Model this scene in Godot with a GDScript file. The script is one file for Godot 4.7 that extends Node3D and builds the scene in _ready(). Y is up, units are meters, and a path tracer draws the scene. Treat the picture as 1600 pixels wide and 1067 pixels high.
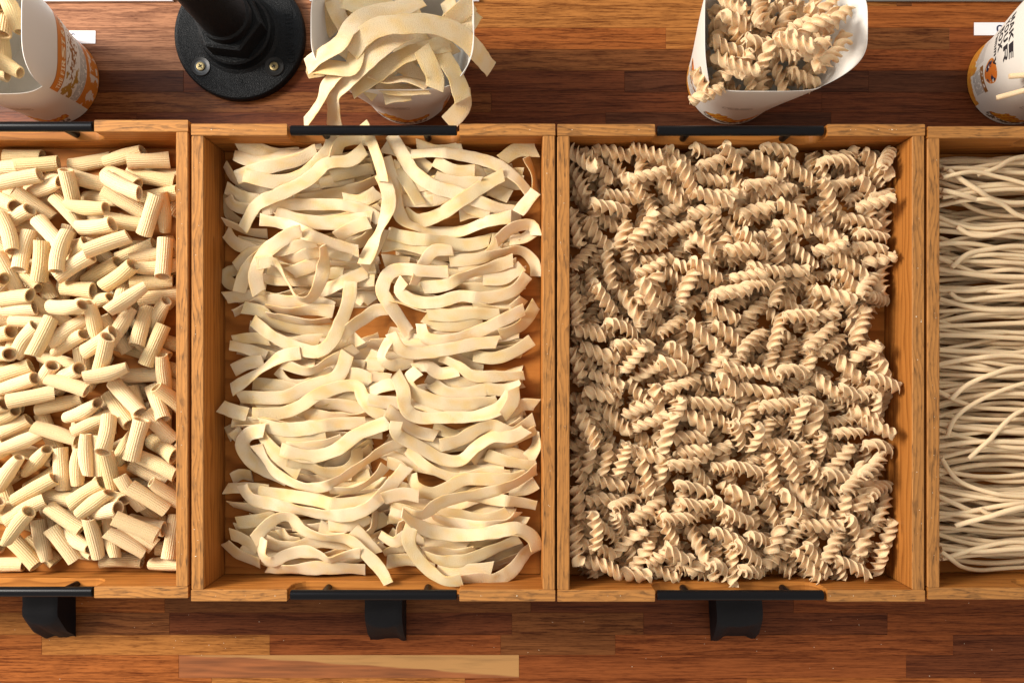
extends Node3D
# Wooden trays of fresh pasta on a butcher-block counter, seen from straight above.
# Units are metres, y is up, the counter top is y = 0. Calls with long argument lists give millimetres.

const RIM := 0.102          # height of the tray rims
const TRAY_FLOOR := 0.046   # height of the tray floors
var rng := RandomNumberGenerator.new()
var M := {}
var used_names := {}

# ------------------------------------------------------------------ mesh building
class Buf:
	var v := PackedVector3Array()
	var n := PackedVector3Array()
	var uv := PackedVector2Array()
	var c := PackedColorArray()
	var t := PackedInt32Array()
	func vert(p: Vector3, nor: Vector3, u := Vector2.ZERO, col := Color.WHITE) -> int:
		v.append(p)
		n.append(nor)
		uv.append(u)
		c.append(col)
		return v.size() - 1
	func tri(i: int, j: int, k: int) -> void:
		var g := (v[j] - v[i]).cross(v[k] - v[i])
		if g.dot(n[i] + n[j] + n[k]) < 0.0:
			t.append(i); t.append(j); t.append(k)
		else:
			t.append(i); t.append(k); t.append(j)
	func quad(i: int, j: int, k: int, l: int) -> void:
		tri(i, j, k)
		tri(i, k, l)
	func flat(pts: Array, inside: Vector3, uvs: Array = []) -> void:
		var mid := Vector3.ZERO
		for p in pts:
			mid += p
		mid /= pts.size()
		var nor: Vector3 = (pts[1] - pts[0]).cross(pts[2] - pts[0]).normalized()
		if nor.dot(mid - inside) < 0.0:
			nor = -nor
		var first := v.size()
		for i in pts.size():
			vert(pts[i], nor, uvs[i] if uvs.size() else Vector2.ZERO)
		for i in range(1, pts.size() - 1):
			tri(first, first + i, first + i + 1)
	func mesh() -> ArrayMesh:
		var m := ArrayMesh.new()
		add_to(m)
		return m
	func add_to(m: ArrayMesh) -> void:
		var a := []
		a.resize(Mesh.ARRAY_MAX)
		a[Mesh.ARRAY_VERTEX] = v
		a[Mesh.ARRAY_NORMAL] = n
		a[Mesh.ARRAY_TEX_UV] = uv
		a[Mesh.ARRAY_COLOR] = c
		a[Mesh.ARRAY_INDEX] = t
		m.add_surface_from_arrays(Mesh.PRIMITIVE_TRIANGLES, a)

func numbered(called: String) -> String:
	var k: int = used_names.get(called, 0)
	used_names[called] = k + 1
	return called if k == 0 else "%s_%03d" % [called, k]

func part(called: String, mesh: Mesh, mat: Material, parent: Node3D, xf := Transform3D()) -> MeshInstance3D:
	var o := MeshInstance3D.new()
	var k := 0
	var free := called
	while parent.has_node(free):
		k += 1
		free = "%s_%03d" % [called, k]
	o.name = free
	o.mesh = mesh
	if mat:
		o.material_override = mat
	o.transform = xf
	parent.add_child(o, true)
	return o

func tag(o: Node3D, label: String, category: String, group := "") -> void:
	o.set_meta("label", label)
	o.set_meta("category", category)
	if group:
		o.set_meta("group", group)

func thing(called: String, label: String, category: String, group := "", where := Vector3.ZERO) -> Node3D:
	var o := Node3D.new()
	o.name = numbered(called)
	o.position = where
	add_child(o, true)
	tag(o, label, category, group)
	return o

func single(called: String, mesh: Mesh, mat: Material, xf := Transform3D()) -> MeshInstance3D:
	return part(numbered(called), mesh, mat, self, xf)

# A board: a polygon in the plane (ex, ey), thick along ez, with chamfered edges; texture coordinates follow the grain.
func board(poly: PackedVector2Array, thick: float, ch: float, ex: Vector3, ey: Vector3, grain: Vector3, off: Vector2, lu := 0.35, lv := 0.06, worn: Material = null, plain: Material = null) -> ArrayMesh:
	var b := Buf.new()
	var top := Buf.new()
	var ez := ex.cross(ey)
	var cnt := poly.size()
	if Geometry2D.is_polygon_clockwise(poly):
		poly = poly.duplicate()
		poly.reverse()
	var inset := PackedVector2Array()
	for i in cnt:
		var d0 := (poly[i] - poly[(i + cnt - 1) % cnt]).normalized()
		var d1 := (poly[(i + 1) % cnt] - poly[i]).normalized()
		var n0 := Vector2(-d0.y, d0.x)
		var n1 := Vector2(-d1.y, d1.x)
		var m := (n0 + n1).normalized()
		inset.append(poly[i] + m * ch / maxf(0.4, m.dot(n0)))
	var put := func(q: Vector2, d: float) -> Vector3: return ex * q.x + ey * q.y + ez * d
	var tex := func(p: Vector3, nor: Vector3) -> Vector2:
		var g := grain
		if absf(nor.dot(g)) > 0.8:
			g = ey if absf(nor.dot(ey)) < 0.5 else ex
		return Vector2(p.dot(g) / lu + off.x, p.dot(nor.cross(g).normalized()) / lv + off.y)
	var h := thick / 2.0
	var idx := Geometry2D.triangulate_polygon(inset)
	for s in [-1.0, 1.0]:
		var nor: Vector3 = ez * s
		var first := b.v.size()
		for q in inset:
			var p: Vector3 = put.call(q, h * s)
			b.vert(p, nor, tex.call(p, nor))
		for k in range(0, idx.size(), 3):
			b.tri(first + idx[k], first + idx[k + 1], first + idx[k + 2])
	for i in cnt:
		var j := (i + 1) % cnt
		var e := (poly[j] - poly[i]).normalized()
		var out: Vector3 = ex * e.y - ey * e.x
		var rows := [[inset, -h, (out - ez).normalized()], [poly, -h + ch, out], [poly, h - ch, (out + ez).normalized()], [inset, h, out]]
		for r in 3:
			var nor: Vector3 = rows[r][2]
			var q0: Vector3 = put.call(rows[r][0][i], rows[r][1])
			var q1: Vector3 = put.call(rows[r][0][j], rows[r][1])
			var q2: Vector3 = put.call(rows[r + 1][0][j], rows[r + 1][1])
			var q3: Vector3 = put.call(rows[r + 1][0][i], rows[r + 1][1])
			if worn and out.y > 0.7 and minf(poly[i].y, poly[j].y) > RIM - 0.003:
				top.quad(top.vert(q0, nor, tex.call(q0, nor)), top.vert(q1, nor, tex.call(q1, nor)), top.vert(q2, nor, tex.call(q2, nor)), top.vert(q3, nor, tex.call(q3, nor)))
				continue
			b.quad(b.vert(q0, nor, tex.call(q0, nor)), b.vert(q1, nor, tex.call(q1, nor)), b.vert(q2, nor, tex.call(q2, nor)), b.vert(q3, nor, tex.call(q3, nor)))
	var m := b.mesh()
	if worn:
		m.surface_set_material(0, plain)
		top.add_to(m)
		m.surface_set_material(1, worn)
	return m

func rect(x0: float, y0: float, x1: float, y1: float) -> PackedVector2Array:
	return PackedVector2Array([Vector2(x0, y0), Vector2(x1, y0), Vector2(x1, y1), Vector2(x0, y1)])

# Turned shape: profile of (radius, height) points round the y axis, smooth unless a point is doubled.
func lathe(profile: Array, segs: int, spin := 0.0) -> ArrayMesh:
	var b := Buf.new()
	for k in profile.size() - 1:
		var p: Vector2 = profile[k]
		var q: Vector2 = profile[k + 1]
		if p.distance_to(q) < 1e-7:
			continue
		var d := (q - p).normalized()
		for i in segs:
			var a0 := TAU * i / segs + spin
			var a1 := TAU * (i + 1) / segs + spin
			var ids := []
			for w in [[p, a0], [p, a1], [q, a1], [q, a0]]:
				var a: float = w[1] if segs > 12 else (a0 + a1) / 2.0
				ids.append(b.vert(Vector3(w[0].x * cos(w[1]), w[0].y, w[0].x * sin(w[1])), Vector3(d.y * cos(a), -d.x, d.y * sin(a)), Vector2(w[1] / TAU * 4.0, w[0].x * 10.0 + w[0].y * 10.0)))
			b.quad(ids[0], ids[1], ids[2], ids[3])
	return b.mesh()

func spline(p: PackedVector3Array, step: float) -> PackedVector3Array:
	var out := PackedVector3Array()
	var last := p.size() - 1
	for i in last:
		var a := p[maxi(i - 1, 0)]
		var d := p[mini(i + 2, last)]
		var cnt := maxi(2, int(p[i].distance_to(p[i + 1]) / step))
		for k in cnt:
			out.append(p[i].cubic_interpolate(p[i + 1], a, d, float(k) / cnt))
	out.append(p[last])
	return out

# ------------------------------------------------------------------ textures and materials
func lin(r: float, g: float, b: float) -> Color:
	return Color(r, g, b).linear_to_srgb()

func noise(freq: float, sd: int, octaves := 3) -> FastNoiseLite:
	var f := FastNoiseLite.new()
	f.seed = sd
	f.frequency = freq
	f.noise_type = FastNoiseLite.TYPE_SIMPLEX_SMOOTH
	f.fractal_octaves = octaves
	return f

# Sawn wood: growth lines along u that wander, fine pores, optional dark stains. Returned as brightness factors on a colour.
func wood(w: int, h: int, sd: int, rings: float, depth: float, streak: float, stain: float, light: Color, dark: Color) -> ImageTexture:
	var im := Image.create(w, h, false, Image.FORMAT_RGB8)
	var warp := noise(1.0, sd, 2)
	var fine := noise(1.0, sd + 1, 3)
	var blot := noise(1.0, sd + 2, 4)
	for y in h:
		var fy := float(y) / h
		for x in w:
			var fx := float(x) / w
			# wrap round both ways by walking on circles
			var cx := cos(fx * TAU)
			var sx := sin(fx * TAU)
			var w1 := warp.get_noise_3d(cx * 0.55, sx * 0.55, fy * 2.6 + 0.3 * sin(fy * TAU))
			var ph := fy * rings + w1 * rings * 0.16
			var s := ph - floorf(ph)
			var ring := pow(s, 2.2) * (1.0 - smoothstep(0.9, 1.0, s))
			var f := fine.get_noise_3d(cx * 5.0, sx * 5.0, fy * h * 0.42)
			var g := fine.get_noise_3d(cx * 1.3 + 9.0, sx * 1.3, fy * 22.0)
			var k := clampf(ring * depth + maxf(0.0, f) * streak + g * streak * 0.9 + 0.12, 0.0, 1.0)
			if stain > 0.0:
				var q := blot.get_noise_3d(cx * 3.0 - 4.0, sx * 3.0, fy * 5.0)
				var q2 := blot.get_noise_3d(cx * 4.5 - 4.0, sx * 4.5, fy * 26.0)
				k = clampf(k + stain * smoothstep(0.0, 0.6, q + 0.5 * q2) + stain * 0.8 * smoothstep(0.25, 0.6, q2), 0.0, 1.25)
			im.set_pixel(x, y, light.lerp(dark, minf(k, 1.0)).linear_to_srgb())
	return ImageTexture.create_from_image(im)

func speckle(sd: int, freq: float, lo: float, hi: float, bits := 0.0) -> ImageTexture:
	var im := Image.create(256, 256, false, Image.FORMAT_RGB8)
	var f := noise(freq, sd, 4)
	var g := noise(freq * 3.0, sd + 5, 2)
	for y in 256:
		for x in 256:
			var k := f.get_noise_2d(x, y) * 0.5 + 0.5
			var c := lerpf(lo, hi, k)
			var col := Color(c, c * lerpf(0.97, 1.0, k), c * lerpf(0.9, 1.0, k))
			if bits > 0.0:
				var q := g.get_noise_2d(x, y)
				if q > 0.45:
					col = col.lerp(Color(0.5, 0.33, 0.2), bits * smoothstep(0.45, 0.7, q))
			im.set_pixel(x, y, col.linear_to_srgb())
	return ImageTexture.create_from_image(im)

func bumps(freq: float, sd: int) -> NoiseTexture2D:
	var t := NoiseTexture2D.new()
	t.width = 256
	t.height = 256
	t.seamless = true
	t.noise = noise(freq, sd, 4)
	return t

func mat(called: String, col: Color, rough: float, spec := 0.5) -> StandardMaterial3D:
	var m := StandardMaterial3D.new()
	m.resource_name = called
	m.albedo_color = col
	m.roughness = rough
	m.metallic_specular = spec
	return m

func dough(called: String, col: Color, tex: Texture2D, bump: Texture2D, depth: float, tiles: float) -> StandardMaterial3D:
	var m := mat(called, col, 0.72, 0.28)
	m.vertex_color_use_as_albedo = true
	m.albedo_texture = tex
	m.uv1_triplanar = true
	m.uv1_scale = Vector3.ONE * tiles
	m.heightmap_enabled = true
	m.heightmap_texture = bump
	m.heightmap_scale = depth
	m.rim_enabled = true
	m.rim = 0.06
	m.rim_tint = 0.6
	m.subsurf_scatter_enabled = true
	m.subsurf_scatter_strength = 0.12
	return m

func make_materials() -> void:
	# counter: four cuts of grain, tinted per plank
	var cuts := []
	for k in 4:
		cuts.append(wood(768, 96, 30 + k * 7, [2.0, 3.0, 1.5, 4.0][k], 0.6, [0.8, 0.95, 0.8, 0.9][k], 0.0, Color(1, 1, 1), Color(0.30, 0.215, 0.165)))
	M.cuts = cuts
	M.plank = {}
	var pine := wood(1024, 160, 71, 6.0, 0.8, 0.22, 0.0, Color(0.43, 0.165, 0.034), Color(0.20, 0.066, 0.012))
	var rim := wood(1024, 160, 90, 13.0, 0.5, 0.25, 0.34, Color(0.45, 0.20, 0.056), Color(0.10, 0.05, 0.022))
	M.pine = mat("oiled_pine", Color.WHITE, 0.5, 0.22)
	M.pine.albedo_texture = pine
	M.rim = mat("worn_pine", Color.WHITE, 0.55, 0.22)
	M.rim.albedo_texture = rim
	var db := bumps(0.06, 5)
	M.rigatoni = []
	M.ribbon = []
	M.fusilli = []
	M.strand = []
	for k in 4:
		var s: float = [1.0, 0.95, 0.9, 0.97][k]
		M.rigatoni.append(dough("durum_dough", lin(0.87 * s, 0.635 * s, 0.38 * s * s), speckle(11 + k, 0.05, 0.86, 1.0), db, 0.06, 60.0))
		M.ribbon.append(dough("egg_dough", lin(0.89 * s, 0.685 * s, 0.465 * s * s), speckle(21 + k, 0.05, 0.86, 1.0, 0.2), db, 0.08, 60.0))
		M.fusilli.append(dough("wholemeal_dough", lin(0.92 * s, 0.66 * s, 0.405 * s), speckle(31 + k, 0.06, 0.82, 1.0, 0.6), db, 0.06, 60.0))
		M.strand.append(dough("strand_dough", lin(0.87 * s, 0.655 * s, 0.42 * s), speckle(41 + k, 0.06, 0.86, 1.0, 0.4), db, 0.06, 60.0))
	M.black = mat("black_bar", lin(0.004, 0.004, 0.005), 0.3, 0.26)
	M.iron = mat("black_cast_iron", lin(0.005, 0.006, 0.007), 0.45, 0.27)
	M.iron.uv1_triplanar = true
	M.iron.uv1_scale = Vector3.ONE * 22.0
	M.iron.heightmap_enabled = true
	M.iron.heightmap_texture = bumps(0.12, 9)
	M.iron.heightmap_scale = 0.09
	M.rubber = mat("black_rubber", lin(0.006, 0.006, 0.008), 0.5, 0.28)
	M.rubber.uv1_triplanar = true
	M.rubber.uv1_scale = Vector3.ONE * 30.0
	M.rubber.heightmap_enabled = true
	M.rubber.heightmap_texture = bumps(0.2, 12)
	M.rubber.heightmap_scale = 0.04
	M.rubber.albedo_texture = speckle(55, 0.12, 0.6, 1.0)
	M.steel = mat("zinc_steel", lin(0.5, 0.5, 0.5), 0.35)
	M.steel.metallic = 1.0
	M.washer = mat("worn_black_washer", lin(0.03, 0.03, 0.03), 0.4)
	M.washer.metallic = 0.8
	M.brass = mat("yellow_zinc", lin(0.28, 0.22, 0.11), 0.5)
	M.brass.metallic = 1.0
	M.dark = mat("recess", lin(0.01, 0.01, 0.01), 0.8)
	M.paper = mat("white_paper", lin(0.82, 0.83, 0.86), 0.6)
	M.ink = mat("dark_ink", lin(0.02, 0.017, 0.02), 0.6)
	M.blue_ink = mat("navy_ink", lin(0.012, 0.015, 0.06), 0.6)
	M.cream_ink = mat("cream_ink", lin(0.85, 0.66, 0.42), 0.6)
	M.inside = mat("cup_card_inside", lin(0.76, 0.73, 0.67), 0.75, 0.3)
	M.ledge = mat("white_ledge", lin(0.85, 0.88, 0.95), 0.7)
	M.grey = mat("grey_ledge", lin(0.25, 0.27, 0.26), 0.7)
	M.crumb = mat("flour", lin(0.8, 0.68, 0.5), 0.9, 0.2)
	M.cup = mat("printed_card", Color.WHITE, 0.5, 0.5)
	M.cup.albedo_texture = cup_print()

# The print wrapped round each cup: u runs round from the right side over the front (u = 0.25) to the left (u = 0.5), v down from 150 mm.
func cup_print() -> ImageTexture:
	var w := 1024
	var h := 640
	var im := Image.create(w, h, false, Image.FORMAT_RGB8)
	var f := noise(0.02, 3, 4)
	var f2 := noise(0.05, 4, 3)
	var card := Color(0.75, 0.70, 0.62)
	var orange := Color(0.62, 0.2, 0.025)
	var brown := Color(0.28, 0.11, 0.02)
	for y in h:
		var mm := 150.0 * (1.0 - (y + 0.5) / h)
		for x in w:
			var u := float(x) / w
			var col := card
			var q := f.get_noise_2d(x, y)
			var q2 := f2.get_noise_2d(x, y)
			var side := u < 0.115 or u > 0.83
			if side:                                   # right panel: bands, map, small print
				var along := (u if u < 0.5 else u - 1.0) * 1024.0
				if mm < 20.0:
					col = orange if mm < 2.0 or q < 0.12 else card.lerp(orange, 0.25)
				elif mm < 26.0:
					col = orange
				elif mm < 39.0:
					var row := fmod(mm - 26.0, 1.9)
					if row > 0.8 and q2 > -0.25 and along > -120.0:
						col = card.lerp(Color(0.08, 0.07, 0.07), 0.7)
				elif mm < 64.0:
					var land := Vector2(along - 88.0, (mm - 50.0) * 5.0).length() + q * 90.0
					var boat := Vector2((along + 20.0) * 0.6, (mm - 54.0) * 5.0).length() + q2 * 70.0
					if land < 42.0:
						col = Color(0.42, 0.22, 0.03)
					elif boat < 20.0:
						col = brown
					elif absf(mm - 50.0 - 6.0 * sin(along * 0.03)) < 0.8 and fmod(absf(along), 22.0) < 9.0:
						col = brown
				elif mm > 66.0 and mm < 82.0:
					col = orange if mm > 67.0 and mm < 81.0 else brown
			elif u < 0.40 and u > 0.16:                # front: a drawing of golden pasta along the foot, small print above
				var a := (u - 0.272) / 0.1
				var top := 20.0 + 5.0 * sin(a * 5.0) + q * 5.0 - 7.0 * a * a
				if absf(a) < 1.0 and mm < top and mm > 8.0 + 4.0 * a * a:
					col = Color(0.72, 0.36, 0.02).lerp(Color(0.52, 0.13, 0.01), clampf(0.5 + q2 * 2.2 + 0.5 * sin(a * 30.0 + mm * 0.8), 0.0, 1.0))
				elif absf(a) < 0.9 and mm <= 8.0 + 4.0 * a * a and mm > 3.0:
					col = Color(0.14, 0.1, 0.07) if q2 > -0.1 else card
				elif absf(u - 0.272) < 0.035 and mm > 47.0 and mm < 53.0 and fmod(mm, 2.0) > 1.0 and q2 > -0.3:
					col = card.lerp(Color(0.1, 0.08, 0.08), 0.75)
			elif u >= 0.40 and u < 0.66:               # left panel: round picture, boxed heading, small print, orange foot
				var along := (u - 0.475) * 1024.0
				var pic := Vector2(along * 0.36, mm - 47.0).length()
				if mm < 8.0 + 4.0 * q:
					col = orange.lerp(Color(0.65, 0.3, 0.03), 0.5 + q2)
				elif pic < 12.0:
					col = orange if pic > 10.6 else (Color(0.62, 0.16, 0.02) if q > 0.05 else (card if q2 > 0.25 else Color(0.02, 0.02, 0.05)))
				elif absf(along + 10.0) < 44.0 and mm > 27.0 and mm < 33.0:
					col = brown if q2 < 0.3 or mm < 28.5 or mm > 31.5 else card
				elif absf(along + 10.0) < 40.0 and mm > 12.0 and mm < 27.0 and fmod(mm, 1.9) > 0.95 and q2 > -0.3:
					col = card.lerp(Color(0.08, 0.06, 0.06), 0.7)
				elif u > 0.52 and u < 0.6 and mm > 18.0 and mm < 34.0 and fmod(mm, 2.4) > 1.5:
					col = card.lerp(Color(0.08, 0.06, 0.06), 0.6)
				elif u > 0.5 and mm < 17.0 + 6.0 * q:
					col = orange.lerp(Color(0.7, 0.35, 0.04), 0.5 + q2)
			im.set_pixel(x, y, col.linear_to_srgb())
	return ImageTexture.create_from_image(im)

func plank_material(tone: int, cut: int) -> StandardMaterial3D:
	var key := tone * 8 + cut
	if not M.plank.has(key):
		var tones := [Color(0.46, 0.23, 0.125), Color(0.56, 0.245, 0.066), Color(0.37, 0.115, 0.033), Color(0.21, 0.066, 0.024), Color(0.145, 0.054, 0.025), Color(0.47, 0.16, 0.04), Color(0.28, 0.11, 0.036)]
		var c: Color = tones[tone]
		var m := mat("oiled_counter_wood", lin(c.r * 0.68, c.g * 0.61, c.b * 0.55), 0.46, 0.22)
		m.albedo_texture = M.cuts[cut]
		M.plank[key] = m
	return M.plank[key]

# ------------------------------------------------------------------ piling things up
# A height map of what already lies in a tray.
class Heap:
	var x0: float
	var z0: float
	var cell := 0.0016
	var w: int
	var h: int
	var y := PackedFloat32Array()
	func _init(ax: float, az: float, bx: float, bz: float, floor_y: float) -> void:
		x0 = ax
		z0 = az
		w = int((bx - ax) / cell) + 1
		h = int((bz - az) / cell) + 1
		y.resize(w * h)
		y.fill(floor_y)
	func top(x: float, z: float) -> float:
		return y[clampi(int((z - z0) / cell), 0, h - 1) * w + clampi(int((x - x0) / cell), 0, w - 1)]
	func raise(x: float, z: float, to: float) -> void:
		var i := int((x - x0) / cell)
		var j := int((z - z0) / cell)
		if i >= 0 and j >= 0 and i < w and j < h and y[j * w + i] < to:
			y[j * w + i] = to
	# How high the middle of a rod of radius r must be, lying along dir (flat, unit) with the given slope.
	func rest(c: Vector2, dir: Vector2, half: float, r: float, slope: float) -> float:
		var best := -1.0
		var side := Vector2(-dir.y, dir.x)
		var ca := 1.0 / sqrt(1.0 + slope * slope)
		for i in 9:
			var s := (i - 4) / 4.0 * half * ca
			for k in 3:
				var d := (k - 1) * 0.62 * r
				var q := c + dir * s + side * d
				var need := top(q.x, q.y) + sqrt(r * r - d * d) / ca - slope * s
				if need > best:
					best = need
		return best
	func stamp(c: Vector3, dir: Vector2, half: float, r: float, slope: float) -> void:
		var side := Vector2(-dir.y, dir.x)
		var ca := 1.0 / sqrt(1.0 + slope * slope)
		var n := int(half * 2.0 / cell) + 1
		for i in n:
			var s := (float(i) / (n - 1) * 2.0 - 1.0) * half * ca
			for k in 13:
				var d := (k - 6) / 6.0 * r
				var q := Vector2(c.x, c.z) + dir * s + side * d
				raise(q.x, q.y, c.y + slope * s + sqrt(maxf(0.0, r * r - d * d)))

# Settle a rod into a heap: the slope that lets it lie lowest; returns its transform (length along local x).
func settle(heap: Heap, a: Vector2, b: Vector2, r: float, box: Rect2, most := 0.42) -> Array:
	var half := maxf(a.distance_to(b) / 2.0, 0.001)
	var dir := (b - a).normalized()
	var c := (a + b) / 2.0
	var reach := Vector2(absf(dir.x) * half + absf(dir.y) * r, absf(dir.y) * half + absf(dir.x) * r)
	c.x = clampf(c.x, box.position.x + reach.x, maxf(box.end.x - reach.x, box.position.x + reach.x))
	c.y = clampf(c.y, box.position.y + reach.y, maxf(box.end.y - reach.y, box.position.y + reach.y))
	var best := 9.0
	var slope := 0.0
	for k in 9:
		var s := (k - 4) / 4.0 * most
		var y := heap.rest(c, dir, half, r, s)
		if y + absf(s) * 0.002 < best:
			best = y + absf(s) * 0.002
			slope = s
	var at := Vector3(c.x, best - absf(slope) * 0.002, c.y)
	return [at, dir, half, slope]

func lay(at: Vector3, dir: Vector2, slope: float, roll: float) -> Transform3D:
	var x := Vector3(dir.x, slope, dir.y).normalized()
	var z := x.cross(Vector3.UP).normalized()
	var y := z.cross(x)
	var basis := Basis(x, y, z) * Basis(Vector3.RIGHT, roll)
	return Transform3D(basis, at)

# Words that tell one piece of a heap from the others by where and how it lies; pieces that would still read alike are counted off from the cups.
var pending := []

func spot(c: Vector2, box: Rect2, near_side: String, far_side: String) -> String:
	var u := (c.x - box.position.x) / box.size.x
	var v := (c.y - box.position.y) / box.size.y
	var row: String = ["in the cup-end row", "in the second row", "in the middle row", "in the fourth row", "in the block-end row"][clampi(int(v * 5.0), 0, 4)]
	var col: String = ["against the %s-side wall" % near_side, "toward the %s side" % near_side, "on the centre line", "toward the %s side" % far_side, "against the %s-side wall" % far_side][clampi(int(u * 5.0), 0, 4)]
	return row + " " + col

func cup_spot(c: Vector2, box: Rect2) -> String:
	var u := (c.x - box.position.x) / box.size.x
	var v := (c.y - box.position.y) / box.size.y
	return ["near back flap and ", "in mid-opening and ", "near front lip and "][clampi(int(v * 3.0), 0, 2)] + ["pipe-side flap", "centre", "outer flap"][clampi(int(u * 3.0), 0, 2)]

func bearing(dir: Vector2) -> String:
	var a := fposmod(rad_to_deg(atan2(dir.y, dir.x)), 180.0)
	if a < 18.0 or a > 162.0:
		return "crosswise"
	if a < 72.0:
		return "falling-diagonal"
	return "lengthwise" if a < 108.0 else "rising-diagonal"

func later(o: Node3D, label: String, category: String, group: String) -> void:
	tag(o, label, category, group)
	pending.append([label, o, o.position if o.position != Vector3.ZERO else o.mesh.get_aabb().get_center()])

func count_off() -> void:
	var alike := {}
	for q in pending:
		if not alike.has(q[0]):
			alike[q[0]] = []
		alike[q[0]].append(q)
	var nth := ["first", "second", "third", "fourth", "fifth", "sixth", "seventh", "eighth", "ninth", "tenth", "eleventh", "twelfth", "thirteenth", "fourteenth", "fifteenth", "sixteenth", "seventeenth", "eighteenth", "nineteenth", "twentieth"]
	for label in alike:
		var all: Array = alike[label]
		if all.size() < 2:
			continue
		all.sort_custom(func(a, b): return a[2].z < b[2].z)
		for k in all.size():
			all[k][1].set_meta("label", "%s, %s from the back" % [label, nth[mini(k, 19)]])

# ------------------------------------------------------------------ rigatoni
var tube_meshes := []
var tube_heap: Heap
var tube_box: Rect2

func make_tube(sd: int) -> ArrayMesh:
	var g := RandomNumberGenerator.new()
	g.seed = sd
	var b := Buf.new()
	var ridges := 22
	var segs := ridges * 4
	var rings := 8
	var half := g.randf_range(0.0188, 0.0212)
	var r := 0.0070
	var bow := g.randf_range(-0.0012, 0.0022)
	var sq0 := g.randf_range(0.6, 1.0)
	var sq1 := g.randf_range(0.6, 1.0)
	var cut0 := g.randf_range(-0.2, 0.2)
	var cut1 := g.randf_range(-0.2, 0.2)
	var spin := g.randf() * TAU
	for shell in 2:
		var first := b.v.size()
		var sg := segs if shell == 0 else 44
		for i in rings + 1:
			var t := float(i) / rings * 2.0 - 1.0
			var sq := lerpf(1.0, sq0 if t < 0.0 else sq1, pow(absf(t), 1.5))
			for k in sg:
				var a := TAU * k / sg
				var rr := r
				if shell == 0:
					rr += 0.00021 * cos(a * ridges) + 0.00012 * sin(a * 3.0 + t * 4.0 + sd)
				else:
					rr -= 0.00145
				var yy := cos(a + spin) * rr
				var zz := sin(a + spin) * rr
				var wide := 1.0 + (1.0 - sq) * 0.45
				var p := Vector3(t * half + (yy * (cut0 if t < 0.0 else cut1)) * absf(t), yy * sq + bow * (1.0 - t * t), zz * wide)
				var slope := 0.0
				if shell == 0:
					slope = 0.00021 * ridges * sin(a * ridges) / r
				var nr := Vector3(bow * t * 20.0, cos(a + spin), sin(a + spin)) + Vector3(0, -sin(a + spin), cos(a + spin)) * slope
				b.vert(p, (nr if shell == 0 else -nr).normalized())
		for i in rings:
			for k in sg:
				var k2 := (k + 1) % sg
				b.quad(first + i * sg + k, first + i * sg + k2, first + (i + 1) * sg + k2, first + (i + 1) * sg + k)
	# cut ends
	var inner := segs * (rings + 1)
	for e in 2:
		var nor := Vector3(-1 if e == 0 else 1, 0, 0)
		var o0 := (0 if e == 0 else rings * segs)
		var i0 := inner + (0 if e == 0 else rings * 44)
		for k in 44:
			var ids := []
			for w in [o0 + k * 2, o0 + (k * 2 + 2) % segs, i0 + (k + 1) % 44, i0 + k]:
				ids.append(b.vert(b.v[w], nor))
			b.quad(ids[0], ids[1], ids[2], ids[3])
	return b.mesh()

func tube(layer: int, x1: float, z1: float, x2: float, z2: float) -> void:
	var a := Vector2(x1, z1) / 1000.0
	var b := Vector2(x2, z2) / 1000.0
	var mid := (a + b) / 2.0
	var dir := (b - a).normalized()
	var seen := a.distance_to(b)
	var half := 0.0202
	var most := 0.3 if seen > 0.034 else 0.62
	drop_tube(mid - dir * half, mid + dir * half, layer, most)

func drop_tube(a: Vector2, b: Vector2, layer: int, most := 0.3) -> void:
	var s := settle(tube_heap, a, b, 0.0056, tube_box, most)
	var at: Vector3 = s[0]
	var dir: Vector2 = s[1]
	var xf := lay(at, dir, s[3], rng.randf() * TAU)
	if rng.randf() < 0.5:
		xf.basis = xf.basis * Basis(Vector3.UP, PI)
	tube_heap.stamp(at, dir, s[2], 0.0059, s[3])
	var o := single("rigatoni", tube_meshes[rng.randi() % tube_meshes.size()], M.rigatoni[rng.randi() % 4], xf)
	later(o, "%s %s rigatoni tube %s" % [bearing(dir), ["buried", "half-covered", "uncovered"][layer], spot(Vector2(at.x, at.z), tube_box, "outer", "ribbon")], "rigatoni", "rigatoni tubes in the end tray")

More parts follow.
